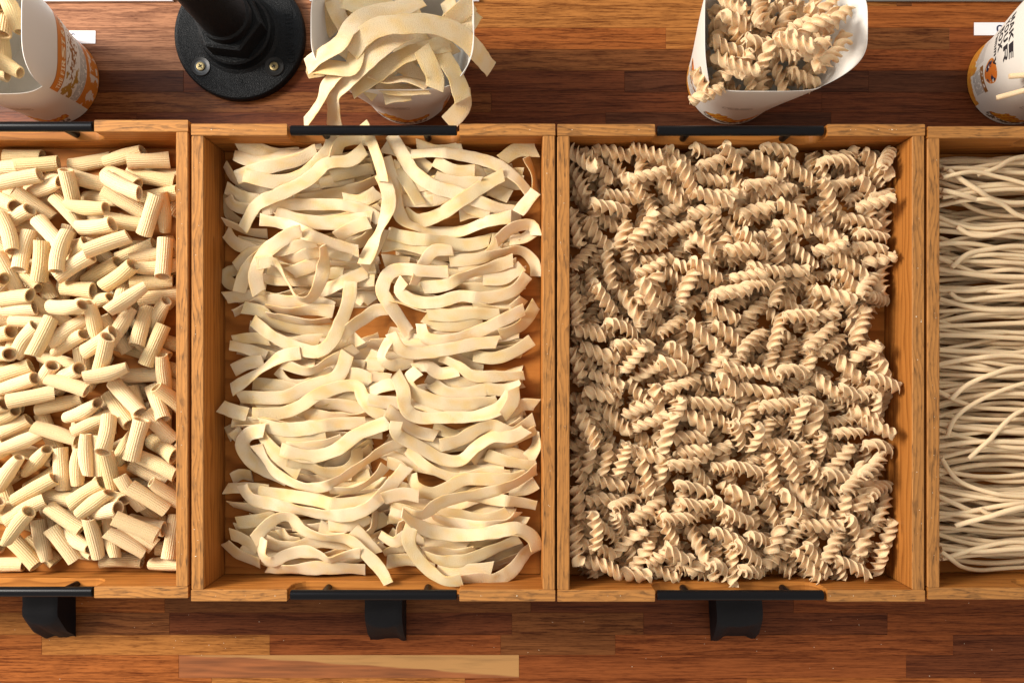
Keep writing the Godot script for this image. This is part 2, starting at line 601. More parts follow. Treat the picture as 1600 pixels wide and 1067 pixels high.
func rigatoni_tray() -> void:
	for k in 16:
		tube_meshes.append(make_tube(100 + k))
	tube_box = Rect2(-0.5535, -0.2225, 0.2370, 0.4255)
	tube_heap = Heap.new(-0.56, -0.235, -0.31, 0.217, TRAY_FLOOR)
	for k in 92:
		var best := 9.0
		var pick := []
		for q in 7:
			var c := Vector2(rng.randf_range(-0.545, -0.322), rng.randf_range(-0.2, 0.185))
			var d := Vector2.RIGHT.rotated(rng.randf() * TAU) * 0.0202
			var y := tube_heap.rest(c, d.normalized(), 0.0202, 0.0058, 0.0)
			if y < best:
				best = y
				pick = [c - d, c + d]
		drop_tube(pick[0], pick[1], 0)
	tube(0, -522, -197, -490, -200)
	tube(0, -373, -192, -336, -186)
	tube(0, -472, -175, -444, -182)
	tube(0, -427, -187, -403, -182)
	tube(0, -403, -196, -360, -177)
	tube(0, -483, -173, -458, -151)
	tube(0, -422, -150, -381, -145)
	tube(0, -393, -146, -356, -141)
	tube(0, -497, -141, -472, -153)
	tube(0, -430, -118, -393, -130)
	tube(0, -489, -108, -460, -77)
	tube(0, -424, -65, -389, -69)
	tube(0, -464, -69, -442, -47)
	tube(0, -530, -55, -501, -47)
	tube(0, -397, -47, -381, -22)
	tube(0, -427, -171, -389, -167)
	tube(0, -430, -100, -414, -118)
	tube(0, -385, -29, -371, -55)
	tube(0, -420, -14, -416, 15)
	tube(0, -375, 20, -363, 49)
	tube(0, -518, 51, -486, 40)
	tube(0, -443, 167, -416, 181)
	tube(0, -525, 195, -491, 195)
	tube(0, -438, 158, -416, 172)
	tube(0, -438, 145, -416, 149)
	tube(0, -470, 122, -436, 129)
	tube(0, -509, 131, -484, 136)
	tube(1, -508, -212, -472, -212)
	tube(1, -487, -197, -446, -204)
	tube(1, -446, -203, -399, -212)
	tube(1, -406, -203, -359, -216)
	tube(1, -379, -202, -335, -207)
	tube(1, -495, -178, -456, -188)
	tube(1, -393, -186, -355, -167)
	tube(1, -341, -176, -342, -131)
	tube(1, -518, -169, -486, -159)
	tube(1, -518, -137, -494, -115)
	tube(1, -471, -136, -474, -94)
	tube(1, -391, -107, -351, -123)
	tube(1, -371, -107, -333, -115)
	tube(1, -363, -98, -329, -103)
	tube(1, -371, -85, -333, -87)
	tube(1, -418, -87, -385, -103)
	tube(1, -438, -89, -403, -109)
	tube(1, -493, -110, -481, -77)
	tube(1, -378, -87, -377, -65)
	tube(1, -361, -69, -329, -75)
	tube(1, -498, -58, -457, -60)
	tube(1, -353, -42, -339, -63)
	tube(1, -401, -58, -402, -32)
	tube(1, -518, -32, -486, -36)
	tube(1, -444, -16, -409, -34)
	tube(1, -337, -129, -336, -87)
	tube(1, -468, -12, -428, -3)
	tube(1, -387, 7, -348, 5)
	tube(1, -341, -5, -341, 15)
	tube(1, -469, 16, -448, -2)
	tube(1, -440, 8, -417, 1)
	tube(1, -353, 46, -337, 67)
	tube(1, -515, 67, -478, 50)
	tube(1, -448, 76, -443, 121)
	tube(1, -401, 62, -401, 105)
	tube(1, -387, 92, -371, 60)
	tube(1, -388, 82, -388, 113)
	tube(1, -358, 71, -328, 84)
	tube(1, -362, 85, -328, 103)
	tube(1, -373, 94, -344, 112)
	tube(1, -380, 99, -358, 140)
	tube(1, -405, 125, -373, 125)
	tube(1, -403, 139, -376, 132)
	tube(1, -488, 167, -454, 195)
	tube(1, -466, 157, -461, 179)
	tube(1, -407, 143, -403, 182)
	tube(1, -396, 148, -387, 183)
	tube(1, -384, 150, -351, 176)
	tube(1, -415, 192, -366, 192)
	tube(1, -364, 194, -319, 194)
	tube(1, -336, 144, -338, 188)
	tube(2, -427, -187, -429, -161)
	tube(2, -396, -175, -362, -153)
	tube(2, -342, -168, -358, -130)
	tube(2, -452, -170, -426, -140)
	tube(2, -433, -159, -385, -154)
	tube(2, -463, -146, -434, -120)
	tube(2, -420, -137, -381, -138)
	tube(2, -495, -149, -477, -112)
	tube(2, -449, -122, -456, -86)
	tube(2, -426, -132, -430, -92)
	tube(2, -405, -110, -366, -128)
	tube(2, -400, -78, -358, -102)
	tube(2, -522, -86, -486, -86)
	tube(2, -445, -81, -400, -75)
	tube(2, -440, -59, -400, -60)
	tube(2, -382, -54, -350, -80)
	tube(2, -502, -67, -454, -71)
	tube(2, -488, -47, -448, -48)
	tube(2, -356, -62, -364, -22)
	tube(2, -341, -42, -356, -6)
	tube(2, -443, -24, -410, -50)
	tube(2, -437, -51, -450, -10)
	tube(2, -457, -44, -485, -12)
	tube(2, -416, -14, -374, -38)
	tube(2, -394, -4, -381, -26)
	tube(2, -512, -12, -486, -14)
	tube(2, -408, 9, -365, -3)
	tube(2, -506, 8, -472, -3)
	tube(2, -504, 20, -466, 9)
	tube(2, -449, 8, -403, 22)
	tube(2, -491, 32, -444, 21)
	tube(2, -520, 37, -492, 34)
	tube(2, -474, 41, -426, 30)
	tube(2, -443, 49, -400, 31)
	tube(2, -429, 61, -393, 42)
	tube(2, -398, 24, -371, 54)
	tube(2, -389, 11, -358, 42)
	tube(2, -355, 15, -339, 49)
	tube(2, -342, 18, -322, 44)
	tube(2, -504, 80, -460, 61)
	tube(2, -471, 54, -426, 71)
	tube(2, -485, 104, -453, 76)
	tube(2, -500, 116, -480, 86)
	tube(2, -426, 72, -430, 118)
	tube(2, -412, 64, -410, 101)
	tube(2, -389, 46, -385, 78)
	tube(2, -355, 47, -366, 88)
	tube(2, -369, 110, -332, 139)
	tube(2, -346, 110, -322, 133)
	tube(2, -483, 128, -446, 106)
	tube(2, -490, 148, -449, 123)
	tube(2, -435, 133, -396, 108)
	tube(2, -414, 139, -381, 117)
	tube(2, -509, 148, -492, 128)
	tube(2, -485, 165, -460, 136)
	tube(2, -453, 132, -416, 157)
	tube(2, -453, 147, -423, 194)
	tube(2, -500, 162, -468, 196)
	tube(2, -395, 155, -358, 183)
	tube(2, -375, 139, -338, 159)

# ------------------------------------------------------------------ ribbons
var strip_heap: Heap

func ribbon_mesh(pts: PackedVector3Array, tilt: PackedFloat32Array, width: float, thick: float, sd: int) -> ArrayMesh:
	var b := Buf.new()
	var cnt := pts.size()
	var nz := noise(0.11, sd, 2)
	var e := thick / 2.0
	var hw := width / 2.0
	var prof := [[-hw + e, e, -0.12, 1.0], [-hw * 0.4, e, 0.0, 1.0], [hw * 0.4, e, 0.0, 1.0], [hw - e, e, 0.12, 1.0], [hw, 0.0, 1.0, 0.0], [hw - e, -e, 0.35, -1.0], [0.0, -e, 0.0, -1.0], [-hw + e, -e, -0.35, -1.0], [-hw, 0.0, -1.0, 0.0]]
	var skew := [nz.get_noise_2d(3, 50) * 0.8, nz.get_noise_2d(90, 50) * 0.8]
	for i in cnt:
		var tan := (pts[mini(i + 1, cnt - 1)] - pts[maxi(i - 1, 0)]).normalized()
		var side := tan.cross(Vector3.UP)
		side = side.normalized() if side.length() > 0.05 else Vector3.RIGHT
		var up := side.cross(tan)
		var s2 := side * cos(tilt[i]) + up * sin(tilt[i])
		var u2 := up * cos(tilt[i]) - side * sin(tilt[i])
		var wob := 1.0 + 0.10 * nz.get_noise_2d(i * 1.5, 0)
		var arch := 0.0012 * nz.get_noise_2d(i * 1.2, 40.0)
		var endk := 0.0
		if i == 0 or i == cnt - 1:
			endk = skew[0 if i == 0 else 1]
		for q in prof:
			var lat: float = q[0] * wob
			var a := arch * (1.0 - 4.0 * pow(q[0] / width, 2.0))
			b.vert(pts[i] + s2 * lat + u2 * (q[1] + a) + tan * endk * lat, (s2 * q[2] + u2 * q[3]).normalized(), Vector2(q[0], i), Color(1, 1, 1).lerp(Color(1.0, 0.9, 0.68), clampf(0.25 + 1.4 * nz.get_noise_2d(i * 1.1, 70.0 + q[0] * 900.0), 0.0, 1.0) + (0.6 if q[3] == 0.0 else 0.0)))
	var np := prof.size()
	for i in cnt - 1:
		for k in np:
			var k2 := (k + 1) % np
			b.quad(i * np + k, i * np + k2, (i + 1) * np + k2, (i + 1) * np + k)
	for e2 in 2:
		var base := 0 if e2 == 0 else (cnt - 1) * np
		var nor := (pts[0] - pts[1]).normalized() if e2 == 0 else (pts[cnt - 1] - pts[cnt - 2]).normalized()
		var ids := []
		for k in np:
			ids.append(b.vert(b.v[base + k], nor))
		for k in range(1, np - 1):
			b.tri(ids[0], ids[k], ids[k + 1])
	return b.mesh()

# Lay a flat path down on the heap: it rests on what is under it and bridges the dips.
func drape(heap: Heap, flat: PackedVector3Array, tilt: PackedFloat32Array, width: float, thick: float, stiff: float, rounds: int) -> PackedVector3Array:
	var cnt := flat.size()
	var low := PackedFloat32Array()
	for i in cnt:
		var tan := flat[mini(i + 1, cnt - 1)] - flat[maxi(i - 1, 0)]
		var side := Vector2(-tan.z, tan.x).normalized()
		var best := 0.0
		for k in 5:
			var d := (k - 2) / 2.0 * width * 0.46
			var q := Vector2(flat[i].x, flat[i].z) + side * d * cos(tilt[i])
			best = maxf(best, heap.top(q.x, q.y) - d * sin(tilt[i]) * 0.9)
		low.append(best + thick * 0.55)
	var y := low.duplicate()
	for r in rounds:
		for i in cnt:
			var a := y[maxi(i - 1, 0)]
			var b := y[mini(i + 1, cnt - 1)]
			y[i] = maxf(low[i], (a + b) * 0.5 - stiff)
	var out := PackedVector3Array()
	for i in cnt:
		out.append(Vector3(flat[i].x, y[i], flat[i].z))
	for i in cnt:
		var tan := flat[mini(i + 1, cnt - 1)] - flat[maxi(i - 1, 0)]
		var side := Vector2(-tan.z, tan.x).normalized()
		for k in 11:
			var d := (k - 5) / 5.0 * width * 0.5
			var q := Vector2(flat[i].x, flat[i].z) + side * d * cos(tilt[i])
			heap.raise(q.x, q.y, y[i] + d * sin(tilt[i]) * 0.9 + thick * 0.5)
	return out

func strip(layer: int, lean: float, xz: Array) -> void:
	var p := PackedVector3Array()
	for i in range(0, xz.size(), 2):
		var in_notch: bool = absf(xz[i] + 130.5) < 70.0   # the cut-outs under the handles let a ribbon lie across the end boards
		p.append(Vector3(clampf(xz[i], -285.0, 24.0) / 1000.0, 0.0, clampf(xz[i + 1], -236.0 if in_notch else -214.0, 216.0 if in_notch else 203.0) / 1000.0))
	lay_strip(layer, lean, p)

func lay_strip(layer: int, lean: float, p: PackedVector3Array) -> void:
	var path := spline(p, 0.0028)
	var sd := rng.randi() % 10000
	lean = maxf(lean, rng.randf_range(8.0, 40.0))
	var nz := noise(0.05, sd, 2)
	var tilt := PackedFloat32Array()
	var sgn := 1.0 if rng.randf() < 0.8 else -1.0
	for i in path.size():
		var t := lean * (0.8 + 1.0 * nz.get_noise_2d(i * 0.8, 7)) + 30.0 * nz.get_noise_2d(i * 0.8, 30)
		tilt.append(deg_to_rad(clampf(t, -72.0, 72.0)) * sgn)
	# a leaning strip leans out over the hollow of its curve: keep the raised edge away from the front handle
	if path[0].x < path[path.size() - 1].x:
		for i in tilt.size():
			tilt[i] = -tilt[i]
	var width := rng.randf_range(0.0122, 0.0144)
	var pts := drape(strip_heap, path, tilt, width, 0.0013, 0.00003, 60)
	var o := single("pappardelle", ribbon_mesh(pts, tilt, width, 0.0011, sd), M.ribbon[rng.randi() % 4])
	var mid := path[path.size() / 2]
	var dir := (Vector2(path[path.size() - 1].x, path[path.size() - 1].z) - Vector2(path[0].x, path[0].z)).normalized()
	var how: String = ["short", "medium", "long", "longest"][clampi(int(path.size() * 0.0028 / 0.055), 0, 3)]
	later(o, "%s %s %s pappardelle %s" % [bearing(dir), how, ["buried", "lower", "upper", "topmost"][layer], spot(Vector2(mid.x, mid.z), Rect2(-0.29, -0.22, 0.32, 0.43), "rigatoni", "fusilli")], "pappardelle", "pappardelle ribbons in the second tray")

func pappardelle_tray() -> void:
	strip_heap = Heap.new(-0.2915, -0.245, 0.031, 0.224, TRAY_FLOOR)
	for j in strip_heap.h:
		var z := strip_heap.z0 + j * strip_heap.cell
		if z < -0.2183 or z > 0.2057:
			for i in strip_heap.w:
				strip_heap.y[j * strip_heap.w + i] = RIM - 0.0285
	for k in 34:                                       # the lower ribbons of the two nests, in folded sheaves of three
		var left := k % 2 == 0
		var xa := rng.randf_range(-0.274, -0.258) if left else rng.randf_range(-0.132, -0.112)
		var xb := rng.randf_range(-0.142, -0.122) if left else rng.randf_range(0.0, 0.016)
		var z := lerpf(-0.205, 0.185, fmod((k / 2) * 0.618034, 1.0))
		var sag := rng.randf_range(-0.004, 0.024)
		var lift := rng.randf_range(-0.012, 0.012)
		var lean := rng.randf_range(20, 55)
		var wob := [rng.randf_range(-0.005, 0.005), rng.randf_range(-0.005, 0.005), rng.randf_range(-0.005, 0.005)]
		for leaf in 3:
			var p := PackedVector3Array()
			for i in 5:
				var t := i / 4.0
				var bend: float = 0.0 if i == 0 or i == 4 else wob[i - 1]
				p.append(Vector3(lerpf(xa + rng.randf_range(-0.004, 0.008), xb, t), 0, clampf(z + leaf * 0.0052 + lift * (t - 0.5) * 2.0 + sag * (1.0 - pow(t * 2.0 - 1.0, 2.0)) + bend, -0.212, 0.203)))
			lay_strip(0, lean, p)
	strip(0, 20, [-284, -203, -272, -186, -247, -176, -232, -176])
	strip(0, 10, [-281, -182, -287, -172, -284, -156, -275, -147])
	strip(0, 20, [-282, -179, -265, -169, -247, -165])
	strip(0, 40, [-280, -170, -272, -160, -247, -156])
	strip(0, 20, [-241, -99, -207, -95, -166, -94])
	strip(0, 10, [-154, -124, -146, -128, -138, -136])
	strip(0, 0, [-193, -186, -175, -188, -157, -185])
	strip(0, 20, [-52, -152, -35, -156, -20, -152])
	strip(0, 40, [-35, -199, -31, -186, -45, -169])
	strip(0, 0, [-167, -4, -147, -3])
	strip(0, 0, [-286, 36, -271, 41, -258, 44])
	strip(0, 10, [-291, 56, -279, 67])
	strip(0, 55, [-229, -6, -212, -4, -196, -6])
	strip(0, 0, [-281, 110, -272, 105, -261, 107])
	strip(0, 10, [-219, 155, -199, 157, -177, 155])
	strip(0, 0, [-66, 204, -46, 202, -28, 202])
	strip(0, 10, [-86, 167, -66, 170, -44, 172])
	strip(0, 0, [4, 155, 11, 143])
	strip(1, 0, [-267, -229, -248, -217, -232, -210, -209, -213])
	strip(1, 40, [-270, -208, -248, -202, -218, -210, -184, -215])
	strip(1, 30, [-268, -186, -244, -194, -209, -202, -188, -210])
	strip(1, 0, [-216, -167, -188, -172, -159, -179, -129, -190])
	strip(1, 0, [-166, -167, -149, -165, -131, -174])
	strip(1, 25, [-244, -154, -216, -162, -173, -162, -145, -156, -129, -146])
	strip(1, 5, [-230, -153, -205, -146, -177, -144, -138, -149])
	strip(1, 0, [-296, -137, -276, -126, -255, -117])
	strip(1, 50, [-285, -146, -262, -137, -244, -135])
	strip(1, 0, [-173, -130, -156, -139, -140, -144])
	strip(1, 40, [-274, -100, -285, -96, -283, -87, -269, -82, -244, -80])
	strip(1, 10, [-274, -100, -257, -114, -235, -116])
	strip(1, 5, [-290, -71, -253, -73, -216, -68, -180, -80, -142, -96])
	strip(1, 10, [-216, -94, -191, -103, -177, -116])
	strip(1, 55, [-230, -110, -209, -107, -184, -114, -156, -110])
	strip(1, 60, [-235, -112, -209, -117, -188, -121])
	strip(1, 50, [-180, -192, -156, -197, -138, -199])
	strip(1, 0, [-125, -217, -105, -211, -80, -195])
	strip(1, 55, [-93, -218, -72, -213, -48, -216])
	strip(1, 0, [-10, -204, 5, -215, 24, -220])
	strip(1, 20, [-75, -202, -56, -192, -36, -192])
	strip(1, 20, [-75, -186, -54, -181, -31, -181])
	strip(1, 0, [-24, -178, -2, -170])
	strip(1, 20, [-112, -194, -102, -181, -89, -160])
	strip(1, 10, [-2, -128, 12, -130, 26, -139])
	strip(1, 10, [-128, -121, -107, -123, -84, -117])
	strip(1, 0, [-128, -108, -116, -107, -102, -105])
	strip(1, 50, [14, -206, 21, -192, 24, -172])
	strip(1, 20, [-77, -165, -57, -169, -41, -158, -22, -153])
	strip(1, 55, [-278, -56, -253, -66, -220, -67, -197, -66, -177, -61])
	strip(1, 60, [-243, -62, -222, -57, -197, -59, -177, -57])
	strip(1, 10, [-266, -61, -247, -57, -237, -47, -217, -41, -194, -38, -180, -39])
	strip(1, 60, [-240, -54, -204, -47, -180, -49])
	strip(1, 20, [-242, -32, -220, -26, -204, -28, -190, -29])
	strip(1, 40, [-156, -66, -147, -74, -139, -67])
	strip(1, 20, [-278, -28, -258, -31, -240, -29])
	strip(1, 40, [-280, -24, -260, -19, -245, -13])
	strip(1, 10, [-278, 1, -263, -6, -247, -8])
	strip(1, 20, [-190, -13, -180, -23, -159, -29])
	strip(1, 40, [-233, 1, -222, 14, -207, 16, -190, 9, -177, 2])
	strip(1, 10, [-258, 14, -233, 16, -217, 19])
	strip(1, 10, [-169, 4, -152, 6, -138, 12])
	strip(1, 0, [-195, 34, -171, 35, -147, 40])
	strip(1, 50, [-207, 44, -180, 47, -156, 47, -139, 42])
	strip(1, 10, [-238, 65, -214, 67, -184, 67])
	strip(1, 0, [-159, -34, -149, -24])
	strip(1, 10, [-29, -89, -8, -90, 10, -102])
	strip(1, 60, [-39, -61, -16, -57, -4, -57])
	strip(1, 45, [-87, -52, -70, -44, -46, -44, -29, -47])
	strip(1, 60, [12, -70, 1, -59])
	strip(1, 0, [-142, -26, -122, -26])
	strip(1, 0, [-142, -14, -127, -9])
	strip(1, 0, [-142, -6, -124, -3])
	strip(1, 0, [-138, 7, -120, 10])
	strip(1, 50, [-62, -14, -46, -6, -29, 1])
	strip(1, 15, [-84, 7, -66, 14, -46, 14, -31, 14])
	strip(1, 20, [-79, 14, -62, 24, -42, 24, -24, 19])
	strip(1, 0, [-26, 19, -6, 20, 7, 10])
	strip(1, 10, [-142, 25, -128, 17, -115, 14])
	strip(1, 0, [-104, 32, -87, 35, -69, 40])
	strip(1, 45, [-263, 84, -253, 96, -240, 106])
	strip(1, 10, [-240, 68, -214, 69, -182, 66])
	strip(1, 20, [-224, 77, -194, 76, -166, 68])
	strip(1, 10, [-187, 94, -171, 91, -156, 82])
	strip(1, 10, [-217, 107, -190, 109, -159, 104])
	strip(1, 20, [-167, 124, -147, 117, -124, 112])
	strip(1, 50, [-176, 127, -154, 122, -128, 122])
	strip(1, 0, [-284, 118, -263, 117, -242, 120])
	strip(1, 0, [-280, 134, -258, 137, -233, 140])
	strip(1, 5, [-271, 151, -252, 149, -232, 145])
	strip(1, 0, [-286, 172, -271, 183, -250, 192])
	strip(1, 20, [-278, 162, -263, 168, -248, 178])
	strip(1, 50, [-189, 154, -177, 160, -159, 152])
	strip(1, 10, [-230, 158, -222, 168, -209, 170])
	strip(1, 40, [-180, 152, -157, 152, -139, 145])
	strip(1, 10, [-276, 68, -265, 61])
	strip(1, 10, [-109, 61, -92, 69, -66, 76])
	strip(1, 20, [-79, 58, -62, 64, -51, 68])
	strip(1, 10, [-16, 84, 1, 84, 22, 92])
	strip(1, 55, [26, 61, 24, 77, 16, 89])
	strip(1, 45, [-124, 92, -112, 96, -100, 104])
	strip(1, 30, [-52, 101, -29, 101, -8, 101])
	strip(1, 0, [-3, 119, 14, 117, 30, 112])
	strip(1, 10, [-74, 140, -52, 144, -26, 147, -3, 140])
	strip(1, 50, [-84, 177, -52, 178, -34, 173])
	strip(1, 0, [-128, 183, -112, 178, -94, 175])
	strip(1, 5, [-125, 192, -104, 190, -77, 193])
	strip(1, 10, [-74, 195, -52, 195, -19, 192])
	strip(1, 40, [-107, 155, -105, 147, -94, 145])
	strip(2, 10, [-259, -187, -227, -182, -199, -191, -178, -209, -171, -228])
	strip(2, 30, [-171, -205, -166, -219, -150, -224, -136, -223])
	strip(2, 5, [-264, -137, -250, -158, -227, -170, -198, -184, -178, -198, -157, -202, -143, -214])
	strip(2, 0, [-246, -146, -220, -140, -189, -126, -148, -114])
	strip(2, 55, [-229, -130, -243, -118, -260, -97, -269, -76])
	strip(2, 20, [-126, -137, -134, -119, -145, -98])
	strip(2, 45, [-248, -75, -250, -93, -238, -111, -213, -126, -198, -130])
	strip(2, 55, [-246, -102, -229, -102, -218, -84, -210, -70, -196, -70, -184, -93, -180, -118])
	strip(2, 10, [-118, -228, -107, -210, -95, -191, -76, -177, -58, -172, -37, -165, -16, -158, 1, -155])
	strip(2, 5, [-99, -208, -76, -209, -44, -207, -16, -200, 5, -186, 17, -172])
	strip(2, 5, [-107, -156, -92, -147, -69, -153, -44, -167, -23, -181, -8, -189])
	strip(2, 15, [-123, -205, -116, -181, -113, -160, -104, -144, -79, -137, -51, -137, -27, -144, -1, -149])
	strip(2, 0, [-120, -133, -100, -128, -71, -125, -44, -123, -22, -128])
	strip(2, 50, [-13, -135, -18, -118, -34, -107, -55, -102])
	strip(2, 50, [-15, -126, 1, -139, 19, -142, 27, -132])
	strip(2, 40, [-62, -107, -36, -109, -15, -114, 8, -118, 22, -107, 24, -93])
	strip(2, 10, [-58, -116, -76, -116, -88, -102, -97, -83])
	strip(2, 30, [-127, -189, -120, -172, -121, -154, -134, -123, -144, -102])
	strip(2, 20, [-167, -30, -154, -44, -146, -50, -136, -58, -123, -60])
	strip(2, 35, [-226, -6, -201, 2, -178, -9, -154, -21])
	strip(2, 10, [-270, 27, -244, 28, -222, 27, -204, 18, -178, 10, -168, 1, -162, -16])
	strip(2, 10, [-253, 43, -227, 43, -208, 36, -191, 25, -168, 17, -152, 17, -146, 27, -136, 40, -124, 46])
	strip(2, 5, [-245, 54, -219, 59, -191, 56, -168, 53, -142, 53])
	strip(2, 5, [-89, -81, -66, -83, -45, -92, -22, -99, 1, -107])
	strip(2, 5, [-84, -55, -62, -53, -37, -55, -12, -53])
	strip(2, 10, [25, -65, 10, -44, -12, -34])
	strip(2, 5, [-39, -14, -19, -11, 1, -17, 20, -29])
	strip(2, 20, [-119, -30, -127, -12, -117, -4, -97, -8])
	strip(2, 45, [-96, -1, -83, -3, -71, 4, -53, 1])
	strip(2, 10, [-71, -12, -52, -3, -39, 6, -19, 7, 12, 6])
	strip(2, 20, [-91, 1, -101, 10, -96, 22, -75, 32, -52, 35, -29, 33, -14, 32])
	strip(2, 50, [-21, 50, 1, 41, 10, 35, 27, 35])
	strip(2, 10, [-140, 29, -124, 32, -106, 33])
	strip(2, 45, [-122, 40, -107, 51, -94, 61, -75, 66])
	strip(2, 15, [-250, 55, -239, 72, -227, 85, -208, 101])
	strip(2, 45, [-219, 91, -201, 93, -185, 101, -165, 101, -155, 91, -154, 78])
	strip(2, 45, [-178, 117, -152, 116, -132, 104, -124, 94])
	strip(2, 5, [-250, 121, -224, 124, -194, 127, -168, 132, -146, 129, -128, 124])
	strip(2, 35, [-244, 166, -230, 174, -214, 176, -194, 171, -175, 173, -160, 174])
	strip(2, 20, [-242, 196, -219, 197, -194, 196, -168, 197, -146, 199])
	strip(2, 40, [-135, 138, -137, 156, -146, 165])
	strip(2, 10, [-155, 156, -146, 166, -134, 181])
	strip(2, 10, [-71, 75, -52, 70, -35, 60, -19, 55, 1, 62, 22, 50])
	strip(2, 45, [-39, 93, -26, 76, -6, 75, 14, 65, 24, 60])
	strip(2, 0, [-26, 85, -4, 91, 26, 96])
	strip(2, 10, [-104, 78, -88, 94, -70, 103, -52, 108, -29, 103, -1, 103])
	strip(2, 0, [-45, 126, -19, 127, 1, 129, 27, 134])
	strip(2, 50, [-78, 143, -52, 150, -26, 152, -4, 147, 6, 138])
	strip(2, 30, [-129, 161, -114, 168, -99, 156, -89, 148])
	strip(2, 10, [-53, 204, -32, 201, -16, 204, 1, 196, 14, 181, 28, 175])
	strip(2, 5, [-83, 179, -65, 184, -42, 183, -16, 173, 7, 163])
	strip(3, 0, [-144, -246, -137, -223, -128, -199, -123, -180])
	strip(3, 10, [23, -173, 13, -161, 6, -152])
	strip(3, 15, [-158, -86, -160, -66, -168, -41, -179, -24, -195, -17, -218, -24, -236, -33, -255, -48])
	strip(3, 0, [-276, 20, -248, 1, -228, -12, -208, -16])
	strip(3, 20, [-62, -95, -86, -96, -109, -98, -122, -93, -128, -78, -122, -66, -111, -49, -103, -36])
	strip(3, 10, [-106, -88, -111, -77, -96, -67, -74, -66, -51, -72, -28, -70, 1, -77, 15, -93])
	strip(3, 15, [-90, -45, -86, -32, -69, -28, -45, -33, -20, -43, 12, -59])
	strip(3, 10, [-117, -35, -108, -19, -90, -16, -61, -20, -36, -25, -14, -27])
	strip(3, 15, [-114, 4, -106, 20, -103, 38, -90, 47, -64, 47, -36, 46, -12, 38, -1, 23])
	strip(3, 40, [1, 19, 1, 31, -9, 46])
	strip(3, 10, [-224, 77, -198, 85, -173, 79, -150, 63, -119, 51])
	strip(3, 20, [-240, 59, -257, 63, -266, 74, -260, 90, -244, 101, -223, 111])
	strip(3, 15, [-250, 74, -240, 92, -229, 104, -208, 113, -186, 114, -166, 106, -147, 93, -128, 80, -110, 72])
	strip(3, 10, [-265, 113, -255, 127, -236, 132, -208, 138, -179, 142, -153, 140, -134, 130, -115, 109, -103, 95])
	strip(3, 10, [-252, 167, -240, 153, -228, 145, -216, 146, -205, 158, -186, 164, -160, 166, -144, 179, -128, 195, -120, 208])
	strip(3, 45, [-240, 164, -244, 179, -236, 188, -221, 182, -205, 179, -189, 182, -179, 187, -163, 182, -148, 179])
	strip(3, 20, [-111, 50, -111, 63, -90, 76, -70, 88, -51, 90, -36, 77, -19, 67, 1, 66, 14, 59])
	strip(3, 10, [-99, 103, -95, 114, -80, 122, -64, 117, -48, 109, -28, 108, -6, 108, 12, 104])
	strip(3, 0, [-125, 125, -106, 121, -91, 124])
	strip(3, 25, [-103, 132, -86, 138, -70, 129, -48, 124, -22, 119, 4, 111, 26, 98])
	strip(3, 5, [-103, 134, -88, 148, -70, 156, -45, 159, -19, 156, 4, 153, 20, 163, 29, 176])
	strip(3, 10, [-94, 147, -98, 164, -91, 180, -80, 193, -64, 203, -48, 201])

# ------------------------------------------------------------------ fusilli
var spiral_meshes := []
var spiral_heap: Heap
var spiral_box: Rect2
var spiral_count := 0

